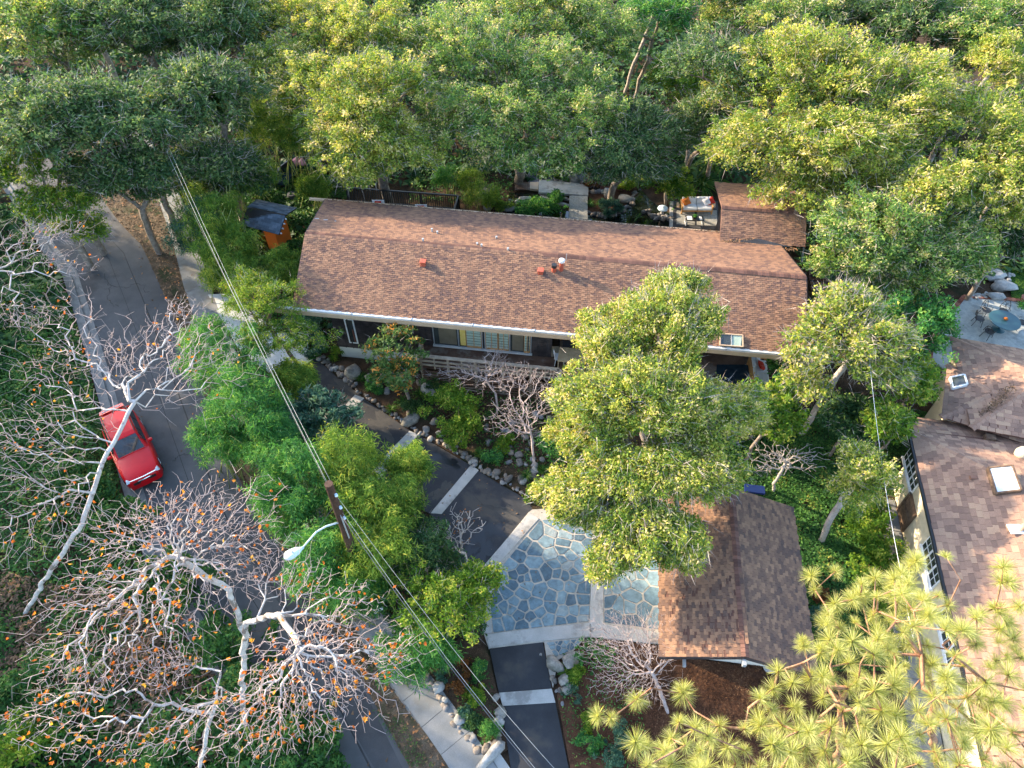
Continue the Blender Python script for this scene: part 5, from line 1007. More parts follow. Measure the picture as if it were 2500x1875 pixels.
def pine(label,base,path,polyuv,zr,n,seed,extra=(),rmax=.22):
    r_=rs(seed); t=thing('pine_tree',label,'tree',base,'pines in the lower right'); q=scatter(polyuv,n*4,r_); keep=[]
    for p in q:
        if all(abs(p[0]-k_[0])+abs(p[1]-k_[1])>46 for k_ in keep): keep.append(p)
        if len(keep)>=n: break
    tips=np.array([at(u,v,zr[0]+(zr[1]-zr[0])*r_.rand()) for u,v in keep]+[at(u,v,z) for u,v,z in extra])
    A,Pr=skeleton([base]+list(path),tips,r_,.45,.30,.20); branches('trunk',A,Pr,'pinebark',t,.018,.42,rmax,7,0,'branch',.05)
    for i,p in enumerate(tips):
        for j in range(2 if r_.rand()<.55 else 1):
            o=D.objects.new('needle_tuft',tm[r_.randint(5)]); C.objects.link(o); o.parent=t; o.location=p-wl(t)+(r_.normal(size=3)*.16 if j else 0)-np.array([0,0,.02]); o.rotation_euler=(r_.normal()*.35,r_.normal()*.35,r_.rand()*6.28); s=.68+.62*r_.rand(); o.scale=(s,s,s)
    return t
pine('long needled pine in the bottom right, left one of the two, reaching the garage roof',at(2060,1990,0),[at(2040,1900,6),at(2050,1780,11)],[(1560,1830),(1640,1745),(1770,1770),(1960,1620),(2060,1520),(2190,1560),(2180,1700),(2060,1900),(1720,1900),(1590,1890)],(12.0,15.0),112,711,[(1492,1752,12.5),(1556,1706,12.5),(1668,1694,12.7),(1990,1350*1+90,12.5),(2040,1395,12.5),(2010,1520,13),(1960,1565,13),(1900,1640,13)])
pine('long needled pine cropped by the bottom right corner, over the neighbour wall',at(2300,1990,0),[at(2290,1900,6),at(2270,1750,11),at(2250,1600,13)],[(2030,1480),(2110,1410),(2230,1400),(2330,1480),(2500,1560),(2560,1900),(2160,1900),(2180,1600)],(12.0,15.5),132,712,[(2230,1370,13.5),(2310,1360,14.5),(2450,1385,14.5),(2445,1420,14),(2180,1425,13),(2390,1500,13.5),(2430,1485,13.5),(2490,1480,14),(2210,1410,13.2),(2100,1455,13)],.26)
# unseen oaks added left of the frame, placed to shade street and sidewalk
row=[(-43,4,18),(-44,12,20),(-45,20,21),(-47,28,20.5),(-50,37,17),(-42,-6,17),(-53,45,16)]; wn_=['second','third','fourth','fifth','sixth','nearest','farthest']
x,y,h_=row[0]; off=oak('second tall oak of the row beyond the left side of the street',(x,y,0),[(x,y,h_*.4)],[((x,y,h_*.58),(5.2,6.0,h_*.40),18,330)],800,'oakdark',m=34,sig=.9,ll=.5,lw=.34,group='oaks added outside the left edge for shade')
for k,(x,y,h_) in list(enumerate(row))[1:]:
    o=dup(off,(x,y,0),k*1.3,wn_[k]+' tall oak of the row beyond the left side of the street'); o.scale=(1,1,h_/18)
# ================================================================ CAR
def make_car():
    f=at(361,1187,.0); rr_=at(274,993,.0); f=np.array([f[0],f[1],0]); c=(at(361,1187,.6)+at(274,993,.9))/2; c[2]=0
    d=unit((at(361,1187,.6)-at(274,993,.9))*np.array([1,1,0])); rz=math.atan2(d[1],d[0])
    car=thing('parked_car','bright red hatchback parked against the left side of the street under the sycamores','car',c)
    L=4.55; Hh=L/2; Wd=.87
    st=[-1,-.97,-.90,-.72,-.5,-.2,.08,.22,.40,.62,.82,.93,.985,1.]       # rear to front
    wd=[.70,.82,.90,.96,1.,1.,1.,1.,.99,.975,.94,.86,.76,.66]
    bel=[.80,.90,.96,.99,1.,1.,.99,.98,.97,.94,.89,.83,.76,.66]     # shoulder height
    top=[.80,.93,1.0,1.02,1.02,1.01,1.0,.99,1.02,1.0,.95,.89,.80,.68]
    ax=np.array([d[0],d[1],0]); ay=np.array([-d[1],d[0],0])
    def W_(x,y,z): return c+ax*x+ay*y+Zv*z
    V=[];Fc=[]; ys=[-1,-.99,-.97,-.86,-.55,0,.55,.86,.97,.99,1]
    for s_,w_,b_,t_ in zip(st,wd,bel,top):
        pr=[(-1,.25),(-1.0,.55),(-.985,b_*.92),(-.88,b_*.99),(-.5,t_),(0,t_+.015),(.5,t_),(.88,b_*.99),(.985,b_*.92),(1.0,.55),(1,.25)]
        V+=[W_(s_*Hh,y*w_*Wd,z) for y,z in pr]
    n=11
    for i in range(len(st)-1):
        for j in range(n-1): Fc.append([i*n+j,(i+1)*n+j,(i+1)*n+j+1,i*n+j+1])
    Fc+=[list(range(n)),[(len(st)-1)*n+j for j in range(n)][::-1]]
    body=mk('body',V,Fc,'carred',car,smooth=True); m=body.modifiers.new('s','SUBSURF'); m.levels=m.render_levels=1
    # greenhouse: pillars in red with glass set into it
    gs=[(-.90,.66,1.0,1.02),(-.78,.66,1.0,1.50),(-.66,.68,1.0,1.60),(-.35,.69,1.0,1.64),(0,.69,1.0,1.62),(.10,.68,1.0,1.57),(.36,.66,.99,1.0)]
    V=[];Fc=[]
    for s_,w_,z0,z1 in gs:
        wb=.86; V+=[W_(s_*Hh,-wb*Wd,z0-.06),W_(s_*Hh,-w_*Wd*(.99 if z1>1.2 else 1.1),z1-.05 if z1>1.2 else z1-.02),W_(s_*Hh,-w_*Wd*.85,z1),W_(s_*Hh,0,z1+.02),W_(s_*Hh,w_*Wd*.85,z1),W_(s_*Hh,w_*Wd*(.99 if z1>1.2 else 1.1),z1-.05 if z1>1.2 else z1-.02),W_(s_*Hh,wb*Wd,z0-.06)]
    for i in range(len(gs)-1):
        for j in range(6): Fc.append([i*7+j,(i+1)*7+j,(i+1)*7+j+1,i*7+j+1])
    Fc+=[list(range(7)),[(len(gs)-1)*7+j for j in range(7)][::-1]]; cab=mk('roof','carred' and V,Fc,'carred',car,smooth=False); bevel(cab,.05,3)
    def patch(name,q,mat,th=.012,par=car):
        b=B(); b.slab([W_(*p) for p in q],th); o=b.obj(name,mat,par); return o
    def gl(x,y,z): return (x*Hh,y*Wd,z)
    patch('windshield',[gl(.345,-.67,1.045),gl(.345,.67,1.045),gl(.115,.60,1.575),gl(.115,-.60,1.575)],'carglass',-.02)
    patch('rear_window',[gl(-.885,.58,1.10),gl(-.885,-.58,1.10),gl(-.79,-.58,1.50),gl(-.79,.58,1.50)],'carglass',-.02)
    for s_ in (-1,1):
        for a,b_ in ((-.74,-.42),(-.40,-.08),(-.06,.20)):
            za=1.50; zb=1.52 if b_<.1 else 1.34
            q=[gl(a,s_*.868,1.03),gl(b_,s_*.868,1.03),gl(b_,s_*.700,zb),gl(a,s_*.700,za)]; mid=[W_(*p)+ay*s_*.012 for p in q]
            mk('side_window',[*mid,*[p-ay*s_*.02 for p in mid]],[[0,1,2,3],[7,6,5,4],[0,4,5,1],[1,5,6,2],[2,6,7,3],[3,7,4,0]],'carglass',car)
        b=B(); b.tube([W_(-.70*Hh,s_*.60*Wd,1.64),W_(-.3*Hh,s_*.62*Wd,1.68),W_(.05*Hh,s_*.61*Wd,1.64)],.02,6); b.obj('roof_rail','black',car)
        b=B(); b.box(W_(.24*Hh,s_*1.07*Wd,1.08),(.14,.2,.13),rz=rz); bevel(b.obj('mirror','carred',car),.04,2)
        b=B(); b.pillow(W_(.90*Hh,s_*.74*Wd,.74),.34,.22,.18,(ax,ay,Zv)); b.obj('headlight','lamp',car,smooth=True)
        b=B(); b.box(W_(-.965*Hh,s_*.66*Wd,.85),(.10,.26,.30),rz=rz); bevel(b.obj('tail_light','fred',car),.03,2)
        for xx in (-.60,.62):
            def ring(R,w_,yo): return [(W_(xx*Hh,s_*Wd*.93+s_*yo-s_*w_*k,0)+ax*R*cos(t)+Zv*(.34+R*sin(t))) for k in (0,1) for t in np.linspace(0,2*pi,20,endpoint=False)]
            Fq=[[i,(i+1)%20,20+(i+1)%20,20+i] for i in range(20)]+[list(range(20))[::-1],list(range(20,40))]
            wh=mk('wheel',ring(.35,.24,.04),Fq,'rubber',car); mk('rim',ring(.23,.20,.055),Fq,'chrome',wh)
            mk('wheel_arch',ring(.41,.10,-.005),Fq,'black',car)
    b=B(); b.tube([W_(.96*Hh,-.62*Wd,.66),W_(.995*Hh,-.3*Wd,.70),W_(1.005*Hh,0,.71),W_(.995*Hh,.3*Wd,.70),W_(.96*Hh,.62*Wd,.66)],.022,6); b.tube([W_(.955*Hh,-.66*Wd,.80),W_(.985*Hh,0,.84),W_(.955*Hh,.66*Wd,.80)],.02,6); b.obj('grille_trim','chrome',car)
    b=B(); b.box(W_(.985*Hh,0,.60),(.06,1.0,.16),rz=rz); b.obj('grille','black',car)
    b=B(); b.beam(W_(-.93*Hh,-.6*Wd,1.04),W_(-.93*Hh,.6*Wd,1.04),.06,.05); b.obj('chrome_strip','white',car)
    b=B(); b.slab([W_(-.74*Hh,-.66*Wd,1.63),W_(-.74*Hh,.66*Wd,1.63),W_(-.87*Hh,.60*Wd,1.56),W_(-.87*Hh,-.60*Wd,1.56)],.03); sp=b.obj('spoiler','carred',car)
    for s_ in (-1,1): b=B(); b.box(W_(-.80*Hh,s_*.28*Wd,1.612),(.05,.36,.012),rz=rz); b.obj('brake_light_slot','grey',sp)
    b=B(); b.lathe(W_(-.68*Hh,0,1.63),[(.03,0),(.02,.05)],8); b.obj('antenna','black',car)
    for s_ in (-.66,.66): b=B(); b.beam(W_(-.72*Hh,s_*Wd*.93,1.632),W_(.06*Hh,s_*Wd*.93,1.618),.012,.012); b.obj('roof_seam','black',car)
make_car()
# ================================================================ POLE, LAMP, WIRES
PT_=at(802,1181,8.6); pb=np.array([PT_[0]+.05,PT_[1]+.05,0]); pole=thing('utility_pole','dark wooden utility pole standing in the bamboo beside the sidewalk','pole',pb)
b=B(); b.tube([pb,PT_*np.array([1,1,.5])+pb*np.array([0,0,.5]),PT_],[.19,.165,.14],12); b.obj('post','polewood',pole,smooth=False)
for f,s_ in ((.93,.05),(.84,.04),(.76,.05)):
    p=lerp(pb,PT_,f); b=B(); b.lathe(p+np.array([.16,-.1,0]),[(.03,0),(.06,.04),(.03,.08),(.05,.12)],10); b.obj('insulator','lampwhite',pole)
b=B(); b.beam(lerp(pb,PT_,.80)+np.array([.1,-.17,0]),lerp(pb,PT_,.62)+np.array([.1,-.17,0]),.05,.04); b.obj('conduit','grey',pole)
lp=thing('street_lamp','pale blue street lamp on a curved arm fixed to the utility pole','street lamp',lerp(pb,PT_,.72))
a0=lerp(pb,PT_,.72); a1=at(775,1306,6.55); a2=at(738,1338,6.7); hd=at(722,1347,6.7)
b=B(); b.tube([a0,lerp(a0,a1,.6)+Zv*.22,a1+Zv*.2,a2],[.035,.034,.032,.03],8); b.obj('arm','lampwhite',lp,smooth=True)
h0=a2; hv=unit(hd-a2); hy=np.cross(Zv,hv); V=[];Fc=[]; prof=[(-.05,.04,.04),(.05,.07,.06),(.16,.15,.09),(.34,.19,.11),(.50,.19,.10),(.60,.13,.07),(.645,.03,.03)]
for x_,w_,t_ in prof: V+=[h0+hv*x_+hy*w_*cos(k*pi/6)+Zv*t_*sin(k*pi/6)*(1 if k<=6 else .6) for k in range(12)]
for i in range(6): Fc+=[[i*12+j,i*12+(j+1)%12,(i+1)*12+(j+1)%12,(i+1)*12+j] for j in range(12)]
Fc+=[list(range(12))[::-1],[72+j for j in range(12)]]; mk('lamp_head',V,Fc,'lampwhite',lp,smooth=True)
b=B(); b.lathe(h0+hv*.34+Zv*.10,[(.03,0),(.03,.04),(.01,.05)],8); b.obj('photocell','grey',lp)
b=B(); b.tube([lerp(pb,PT_,.86),a1+Zv*.22],.006,4); b.obj('stay_wire','wiredark',lp)
def wire(label,pts,r_=.012,mat='wire',sag=.25,group=None):
    P=[]
    for a,c in zip(pts[:-1],pts[1:]):
        for t in np.linspace(0,1,14)[:-1]: P.append(lerp(a,c,t)-Zv*sag*4*t*(1-t))
    P.append(np.asarray(pts[-1])); b=B(); b.tube(P,r_,5); o=b.obj('wire',mat,smooth=True); return tag(o,label,'wire',group)
top=PT_-Zv*.3
wire('pale wire from the pole top up over the shed side of the street, left strand',[at(405,365,8.2),at(556,690,8),top],.0065)
wire('pale wire beside the first, from the pole top to the upper street, right strand',[at(413,362,8.4),at(563,690,8.3),top+np.array([.12,0,.15])],.006)
wire('thin lower cable strung under the two pale wires above the bamboo',[at(400,372,7.6),at(560,700,7.3),top-Zv*.5],.006,'wiredark')
wire('thick dark cable bundle from the pole down to the lower driveway',[lerp(pb,PT_,.80)+np.array([.1,-.15,0]),at(1078,1600,6.4),at(1310,1890,6.2)],.012,'wiredark',.12)
wire('pale cable lying against the dark bundle toward the lower driveway',[lerp(pb,PT_,.80)+np.array([.16,-.1,.05]),at(1085,1600,6.5),at(1318,1890,6.3)],.007,'wire',.10)
wire('thin pale wire from the pole top crossing the green tree to the lower driveway',[lerp(pb,PT_,.93)+np.array([.17,-.1,0]),at(1040,1500,7.4),at(1212,1715,7.2),at(1375,1900,7.1)],.006,'wire',.05)
wire('white service wire running down in front of the neighbour house',[at(2108,690,6),at(2128,930,5.6),at(2160,1180,5.4),at(2200,1400,5.2),at(2230,1560,5.0)],.008,'white',.04)
wire('faint short wire in the dark gap between the top left trees',[at(525,255,7),at(598,297,7)],.014,'wire',.05)
# ================================================================ SMALL THINGS
sg=thing('small_sign','small white marker sign on a stake beside the sidewalk','sign',at(924,1500,0)); p=at(924,1490,.5); b=B(); b.box(p,(.36,.05,.22),rz=.5); b.obj('panel','white',sg); b=B(); b.beam(at(926,1502,0),p,.04,.04); b.obj('stake','brown',sg)
# stones that edge the driveway: pieces of the bed, one by one
rr=rs(77)
def stonerow(l,n,s,par,seed,side=.0,jit=.05):
    L=np.array(px(l))[:,:2]; P=resample(L,n); r_=rs(seed)
    for p in P:
        k=s*(.65+.8*r_.rand()); q=p+r_.normal(size=2)*jit; rock('stone',(q[0],q[1],.05+k*.10),(k*(1+.5*r_.rand()),k,k*.8),'stone',par,r_.randint(9999),r_.rand()*3,r_.rand())
stonerow([(776,868),(805,897),(845,930),(888,966),(925,990),(985,1030),(1030,1062),(1090,1090),(1150,1128),(1190,1155),(1240,1185),(1290,1212)],84,.17,bed,1)
stonerow([(790,872),(830,905),(868,938)],16,.2,bed,2,jit=.1); stonerow([(1085,1082),(1130,1108),(1165,1125)],22,.18,bed,3,jit=.09)
for k in range(80):
    u=1180+rr.rand()*220; v=1010+rr.rand()*170
    if (v-1146)>(u-1168)*.42: continue
    s_=.15+.22*rr.rand(); p=at(u,v,.05); rock('stone',p+Zv*s_*.2,(s_*1.3,s_,s_*.7),'stone',bed,k+300,rr.rand()*3,rr.rand())
for k,(u,v) in enumerate([(975,900),(1035,905),(1040,925),(1025,935),(1048,945),(1000,1010),(1100,1040),(1060,1030),(945,955),(1075,1060),(1125,1075),(1040,1050),(935,918),(925,900)]):
    rock('stone',at(u,v,.12),(.42,.34,.3),'stone',bed,k+90,k,.3+.05*k%.6)
for k,(u,v,a,c,h_,l,mt) in enumerate([(863,908,.9,.8,.7,'tall grey boulder at the white foundation, left of the grass clumps','boulder'),(1003,1025,1.15,.6,.4,'long flat grey boulder below the strappy clumps','boulder'),(1046,950,.7,.8,.6,'pale blue grey boulder at the deck corner','paleboulder'),(907,925,.7,.6,.5,'mid grey boulder behind the grass clumps','boulder'),
    (1199,1845,1.15,.42,.45,'long pale log shaped boulder at the bottom tip of the island bed','paleboulder'),(1070,1678,.5,.42,.36,'round pale boulder beside the sidewalk in the island bed','paleboulder'),(1085,1711,.32,.3,.25,'small pale rock below the round boulder by the sidewalk','paleboulder'),(1121,1759,.42,.4,.3,'grey white rock halfway down the sidewalk side of the island bed','paleboulder'),(1353,1622,.5,.75,.5,'large tan boulder at the top right of the lower driveway','boulder'),(1377,1659,.55,.42,.4,'dark grey boulder below the large tan one','boulder'),(1384,1683,.4,.4,.3,'blue grey rock right of the pale band','boulder'),
    (1222,1739,.40,.5,.35,'grey boulder on the driveway edge of the island bed below the band','boulder'),(1217,1762,.40,.42,.3,'second grey boulder down the driveway edge of the island bed','paleboulder'),(1211,1703,.3,.25,.2,'small grey rock at the left end of the lowest band','boulder'),(1395,1610,.8,.6,.5,'broad weathered rock at the flagstone corner under the leafless bush','boulder')]):
    tag(rock('boulder',at(u,v,h_*.35),(a,c,h_),mt,None,k+40,.8 if k!=4 else .75),l,'boulder')
stonerow([(1040,1655),(1062,1690),(1085,1725),(1105,1755),(1130,1785),(1150,1815),(1165,1838)],17,.20,isl,6); stonerow([(1218,1780),(1216,1800),(1212,1820)],4,.32,isl,7); stonerow([(1170,1835),(1185,1828),(1200,1822)],6,.2,isl,8)
stonerow([(1345,1610),(1350,1650),(1362,1690),(1372,1715)],12,.16,mul,9,jit=.1)
# back garden: concrete slabs, pond, gravel, timber bridge
def Rg(x,y): return (1200+x/2.1167,380+y/2.1167)
def Rp(l,z=0.): return px([Rg(*p) for p in l],z)
gd=sheet('gravel_bed',Rp([(190,30),(420,20),(560,150),(500,170),(245,150),(190,150)]),'gravel',.03)
cover('pebbles',[tuple(p[:2]) for p in Rp([(195,40),(420,40),(500,140),(245,140)])],260,'bluegreen',31,.0,.10,.08,.04,2.5) if 0 else None
pond=sheet('pond',Rp([(90,190),(250,200),(400,290),(500,300),(620,290),(700,240),(770,170),(830,240),(920,300),(925,375),(80,300)]),'water',.02)
gb=sheet('garden_gravel',Rp([(495,185),(700,165),(760,195),(690,260),(600,320),(495,300)]),'mulch',.05); sheet('red_brick_strip',Rp([(560,160),(690,166),(690,186),(560,180)]),'brick',.08)
gp=sheet('garden_path',Rp([(-90,150),(0,150),(25,160),(25,205),(-20,205),(-90,190)]),'charcoal',.05)
sl_=thing('slab_bridge','two large concrete slabs forming an L shaped bridge over the garden pond','bridge',Rp([(400,200)])[0])
b=B(); b.prism(Rp([(245,140),(500,165),(498,222),(242,205)]),.12,.26); b.obj('slab','concrete',sl_); b=B(); b.prism(Rp([(402,222),(495,222),(495,345),(398,342)]),.10,.235); b.obj('slab','aggregate',sl_)
b=B(); b.prism(Rp([(198,150),(243,150),(241,188),(198,185)]),.05,.22); tag(b.obj('stepping_slab','tan'),'small tan square slab between the timber bridge and the big slab','slab')
tb=thing('timber_bridge','short grey timber plank bridge left of the tan square slab','bridge',Rp([(158,168)])[0])
for k in range(7): b=B(); a=Rp([(120+k*11,150),(130+k*11,150),(130+k*11,188),(120+k*11,188)]); b.prism(a,.14,.20); b.obj('plank','deckwood',tb)
lg=thing('driftwood_log','grey driftwood log lying along the pond edge','log',Rp([(320,250)])[0]); b=B(); pts=Rp([(250,228),(290,240),(340,258),(398,270)]); b.tube([p+Zv*.2 for p in pts],[.10,.14,.13,.09],8); b.obj('log','twig',lg)
for k,(x,y,l) in enumerate([(275,98,'left of the three lime green tufts on the blue gravel'),(328,97,'middle of the three lime green tufts on the blue gravel'),(375,110,'right of the three lime green tufts on the blue gravel')]): shrub('lime_tuft',l,Rp([(x,y)],.3)[0],(.38,.38,.4),'lime_',650+k,26,40,.10,.05,sig=.12)
for k,(x,y,rx,lf,l) in enumerate([(230,275,1.5,'bamboo2','bright green low shrub along the pond behind the roof edge'),(600,270,.8,'bluegreen','low blue green shrub at the pond edge right of the slab bridge'),(335,225,.5,'bamboo2','small green plant behind the driftwood log'),(530,140,.6,'russet','red leaved shrub at the right end of the long slab'),(40,235,1.0,'bamboo','feathery bamboo shrub left of the pond'),(700,150,.7,'lime_','lime green shrub beside the pond rocks')]):
    shrub('pond_shrub',l,Rp([(x,y)],.4)[0],(rx,rx*.7,.6),lf,660+k,int(30+40*rx),40,.13,.07)
stonerow([Rg(250,132),Rg(300,135),Rg(380,142),Rg(480,152)],26,.26,gd,12); stonerow([Rg(255,215),Rg(320,225),Rg(395,235)],26,.18,gd,13,jit=.12); stonerow([Rg(500,300),Rg(600,318),Rg(680,290),Rg(730,240),Rg(740,200)],30,.24,gb,14,jit=.08); stonerow([Rg(800,290),Rg(850,320),Rg(915,330)],30,.22,gb,15,jit=.14); stonerow([Rg(510,195),Rg(570,190)],8,.3,gb,16)
tag(rock('boulder',Rp([(692,222)],.15)[0],(1.1,.9,.35),'boulder',None,81),'flat grey boulder on the dark gravel beside the pond','boulder'); tag(rock('boulder',Rp([(598,195)],.2)[0],(.6,.6,.7),'paleboulder',None,82),'pointed pale rock at the end of the long concrete slab','boulder'); tag(rock('boulder',Rp([(430,130)],.2)[0],(.9,.6,.5),'boulder',None,83),'mossy boulder in the stone row above the long slab','boulder'); tag(rock('boulder',Rp([(268,68)],.2)[0],(.7,.5,.4),'paleboulder',None,84),'grey rock on the blue gravel behind the lime tufts','boulder')
for k,(x,y) in enumerate([(150,240),(175,225),(200,250),(95,275)]): tag(rock('pond_rock',Rp([(x,y)],.1)[0],(.8,.5,.3),'paleboulder',None,86+k),['pale flat rock in the left pond','pale rock nearest the timber bridge in the pond','pale rock in the pond touching the green shrub','pale rock at the roof side of the left pond'][k],'rock')
lt=thing('stone_lantern','round pale stone lantern cap on the pond gravel left of the white sofa','lantern',Rp([(880,300)])[0]); p=Rp([(880,300)])[0]; b=B(); b.lathe(p,[(.14,0),(.10,.1),(.10,.4)],12); b.obj('post','paleboulder',lt); b=B(); b.lathe(p+Zv*.4,[(.34,0),(.32,.06),(.12,.16),(.05,.2)],20); b.obj('cap','lampwhite',lt)
for k,(l,lf,u,v,z,ru,rv) in enumerate([('bamboo clump behind the roof, left of the pond slabs','bamboo',1175,475,1.8,45,35),('bamboo stems right of the dark rear railing','bamboo',1145,440,1.8,35,30),('bamboo shrub beyond the rear railing end','bamboo2',1090,430,1.6,40,25)]): bamboo(l,u,v,z,ru,rv,690+k,lf,n=40,canes=8,group='bamboo clumps',ll=.16,lw=.03)
cover('low_ivy',[tuple(p[:2]) for p in px([(1000,400),(1300,350),(1500,360),(1720,370),(1740,500),(1640,520),(1600,440),(1300,440),(1220,500),(1000,500)])],60,'ivy',59,.5,.17,.11,.03,.8,hs=1.3,holes=[[tuple(p[:2]) for p in Rp([(160,0),(520,0),(520,230),(100,200)])]])
for k,(u,v) in enumerate([(1187,487),(1190,508),(1170,470)]): p=at(u,v,0); b=B(); b.lathe(p,[(.30,0),(.30,.08),(.02,.09)],14); tag(b.obj('round_stepping_stone','aggregate'),['round stepping stone left of the pond, middle one','round stepping stone left of the pond nearest the roof','round stepping stone left of the pond farthest from the roof'][k],'paver')
# sofa terrace
tr=sheet('sofa_terrace',Rp([(920,240),(1168,240),(1172,388),(915,382)]),'charcoal',.10,th=.12)
for l,mt in (([(920,243),(938,243),(935,380),(917,380)],'concrete'),([(955,247),(1155,247),(1155,275),(955,275)],'tan'),([(955,290),(1048,290),(1048,366),(955,362)],'aggregate'),([(1060,290),(1162,290),(1165,372),(1060,368)],'aggregate')): b=B(); b.prism(Rp(l),.1,.125); b.obj('paving_slab',mt,tr)
def sofa(label,c,rz,w=1.95,wood='teak',cushions=2,pillows=()):
    s=thing('outdoor_sofa',label,'sofa',c); a=np.array([cos(rz),sin(rz),0]); d=np.array([sin(rz),-cos(rz),0]); c=np.asarray(c,float)   # a along, d towards the seat front
    P=lambda x,y,z:c+a*x+d*y+Zv*z; ax=(a,d,Zv)
    b=B(); b.box(P(0,0,.26),(w,.82,.10),ax=ax); b.obj('seat_frame',wood,s)
    for x in (-1,1):
        b=B(); b.box(P(x*(w/2+.02),.0,.58),(.09,.86,.06),ax=ax); b.obj('armrest',wood,s)
        for y in (-.38,.38): b=B(); b.box(P(x*(w/2+.02),y,.29),(.08,.08,.58),ax=ax); b.obj('leg',wood,s)
    b=B(); b.box(P(0,-.40,.62),(w,.06,.34),ax=ax); b.obj('back_frame',wood,s)
    for k in range(cushions):
        x=(k+.5)/cushions*w-w/2; b=B(); b.box(P(x,.05,.40),(w/cushions-.03,.76,.17),ax=ax); bevel(b.obj('seat_cushion','cushion',s,smooth=True),.05,3)
        b=B(); b.box(P(x,-.28,.66),(w/cushions-.03,.18,.42),ax=(a,unit(d+Zv*.25),unit(Zv-d*.25))); bevel(b.obj('back_cushion','cushion',s,smooth=True),.06,3)
    for x,y,mt,l in pillows:
        b=B(); q=unit(d*.75+Zv*.6); u1=unit(np.cross(q,a*.8+Zv*.5)); b.pillow(P(x,y,.68),.5,.5,.2,(u1,np.cross(q,u1),q)); o=b.obj('throw_pillow',mt,smooth=True); tag(o,l,'pillow')
    return s
sofa('two seat wooden sofa with white cushions on the back terrace',Rp([(1053,285)],.1)[0]*np.array([1,1,1]),-.02,1.9,pillows=[(-.7,-.05,'forange','orange pillow in the left corner of the white terrace sofa'),(.62,-.05,'blueviolet','white pillow leaning in the right part of the terrace sofa'),(.88,-.12,'fred','red orange pillow behind the white one in the right sofa corner')])
def table(name,label,cat,c,rz,w,d_,h_,top,leg,th=.04):
    t=thing(name,label,cat,c); c=np.asarray(c,float); ax=(np.array([cos(rz),sin(rz),0]),np.array([-sin(rz),cos(rz),0]),Zv); b=B(); b.box(c+Zv*h_,(w,d_,th),ax=ax); b.obj('tabletop',top,t)
    for x in (-1,1):
        for y in (-1,1): b=B(); b.box(c+ax[0]*x*(w/2-.04)+ax[1]*y*(d_/2-.04)+Zv*h_/2,(.045,.045,h_),ax=ax); b.obj('leg',leg,t)
        b=B(); b.box(c+ax[0]*x*(w/2-.04)+Zv*.05,(.04,d_-.08,.03),ax=ax); b.obj('stretcher',leg,t)
    return t,ax
p=Rp([(1043,352)],.12)[0]; t_,ax_=table('coffee_table','low white framed coffee table with dark patterned top before the terrace sofa','table',p,-.03,1.15,.55,.42,'black','white')
for x_,w_ in ((-.33,.32),(.38,.16)): b=B(); b.box(p+ax_[0]*x_+Zv*.445,(w_,.40,.012),ax=ax_); b.obj('pattern_panel','cushion',t_)
pt=thing('potted_plant','round green potted plant on the dark coffee table','plant',p+Zv*.44); b=B(); b.lathe(p+Zv*.445,[(.09,0),(.13,.12),(.12,.12)],14); b.obj('pot','black',pt); leaves('foliage',[p+Zv*.62]*4,90,.16,.07,.045,'bamboo2',pt,5)
# white panel beside the wing and slatted rear railing
b=B(); b.prism([tuple(q[:2]) for q in px([(1757,520),(1762,520),(1762,575),(1755,575)],1.)],0,1.9); tag(b.obj('privacy_screen','cream'),'narrow pale screen panel between sofa terrace and rear wing','screen')
fr=thing('rear_railing','dark slatted railing behind the house roof at the back left','railing',at(980,500,0)); f0,f1=at(845,458,2.3),at(1119,478,2.3); f2=f1-uy*1.6
for a,c,n_ in ((f0,f1,52),(f1,f2,9)):
    b=B(); b.beam(a,c,.10,.08); b.obj('top_rail','black',fr); b=B(); b.beam(a-Zv*.95,c-Zv*.95,.06,.06); b.obj('bottom_rail','black',fr)
    for k in range(n_+1): q=lerp(a,c,k/n_); b=B(); b.box(q-Zv*.5,(.045,.045,.95)); b.obj('slat','black',fr)
    for t in (0,.33,.66,1): q=lerp(a,c,t); b=B(); b.box(q-Zv*1.2,(.1,.1,2.4)); b.obj('post','black',fr)
b=B(); b.prism([tuple(q[:2]) for q in (f0+uy*.1,f1+uy*.1,f1-uy*2.2,f0-uy*2.2)],1.2,1.3); b.obj('floor','charcoal',fr)
for k,(u,v,l) in enumerate([(921,492,'white outdoor chair with red cushion showing over the roof edge, left one'),(1026,503,'white outdoor chair with red cushion showing over the roof edge, right one')]):
    c=at(u,v,1.9)-Zv*.92; t=thing('patio_chair',l,'chair',c); b=B(); b.box(c+Zv*.4,(.7,.55,.08)); b.obj('seat','white',t); b=B(); b.box(c+np.array([0,.28,.62]),(.75,.06,.42)); b.obj('backrest','white',t)
    for x in (-.3,.3):
        for y in (-.22,.22): b=B(); b.box(c+np.array([x,y,.18]),(.05,.05,.4)); b.obj('leg','white',t)
    b=B(); b.pillow(c+np.array([0,.1,.66]),.42,.4,.2,(np.array([1,0,0]),unit([0,.4,1]),unit([0,-1,.4]))); tag(b.obj('red_cushion','fred',smooth=True),'red pillow on the '+('left' if k==0 else 'right')+' white chair behind the roof edge','pillow')
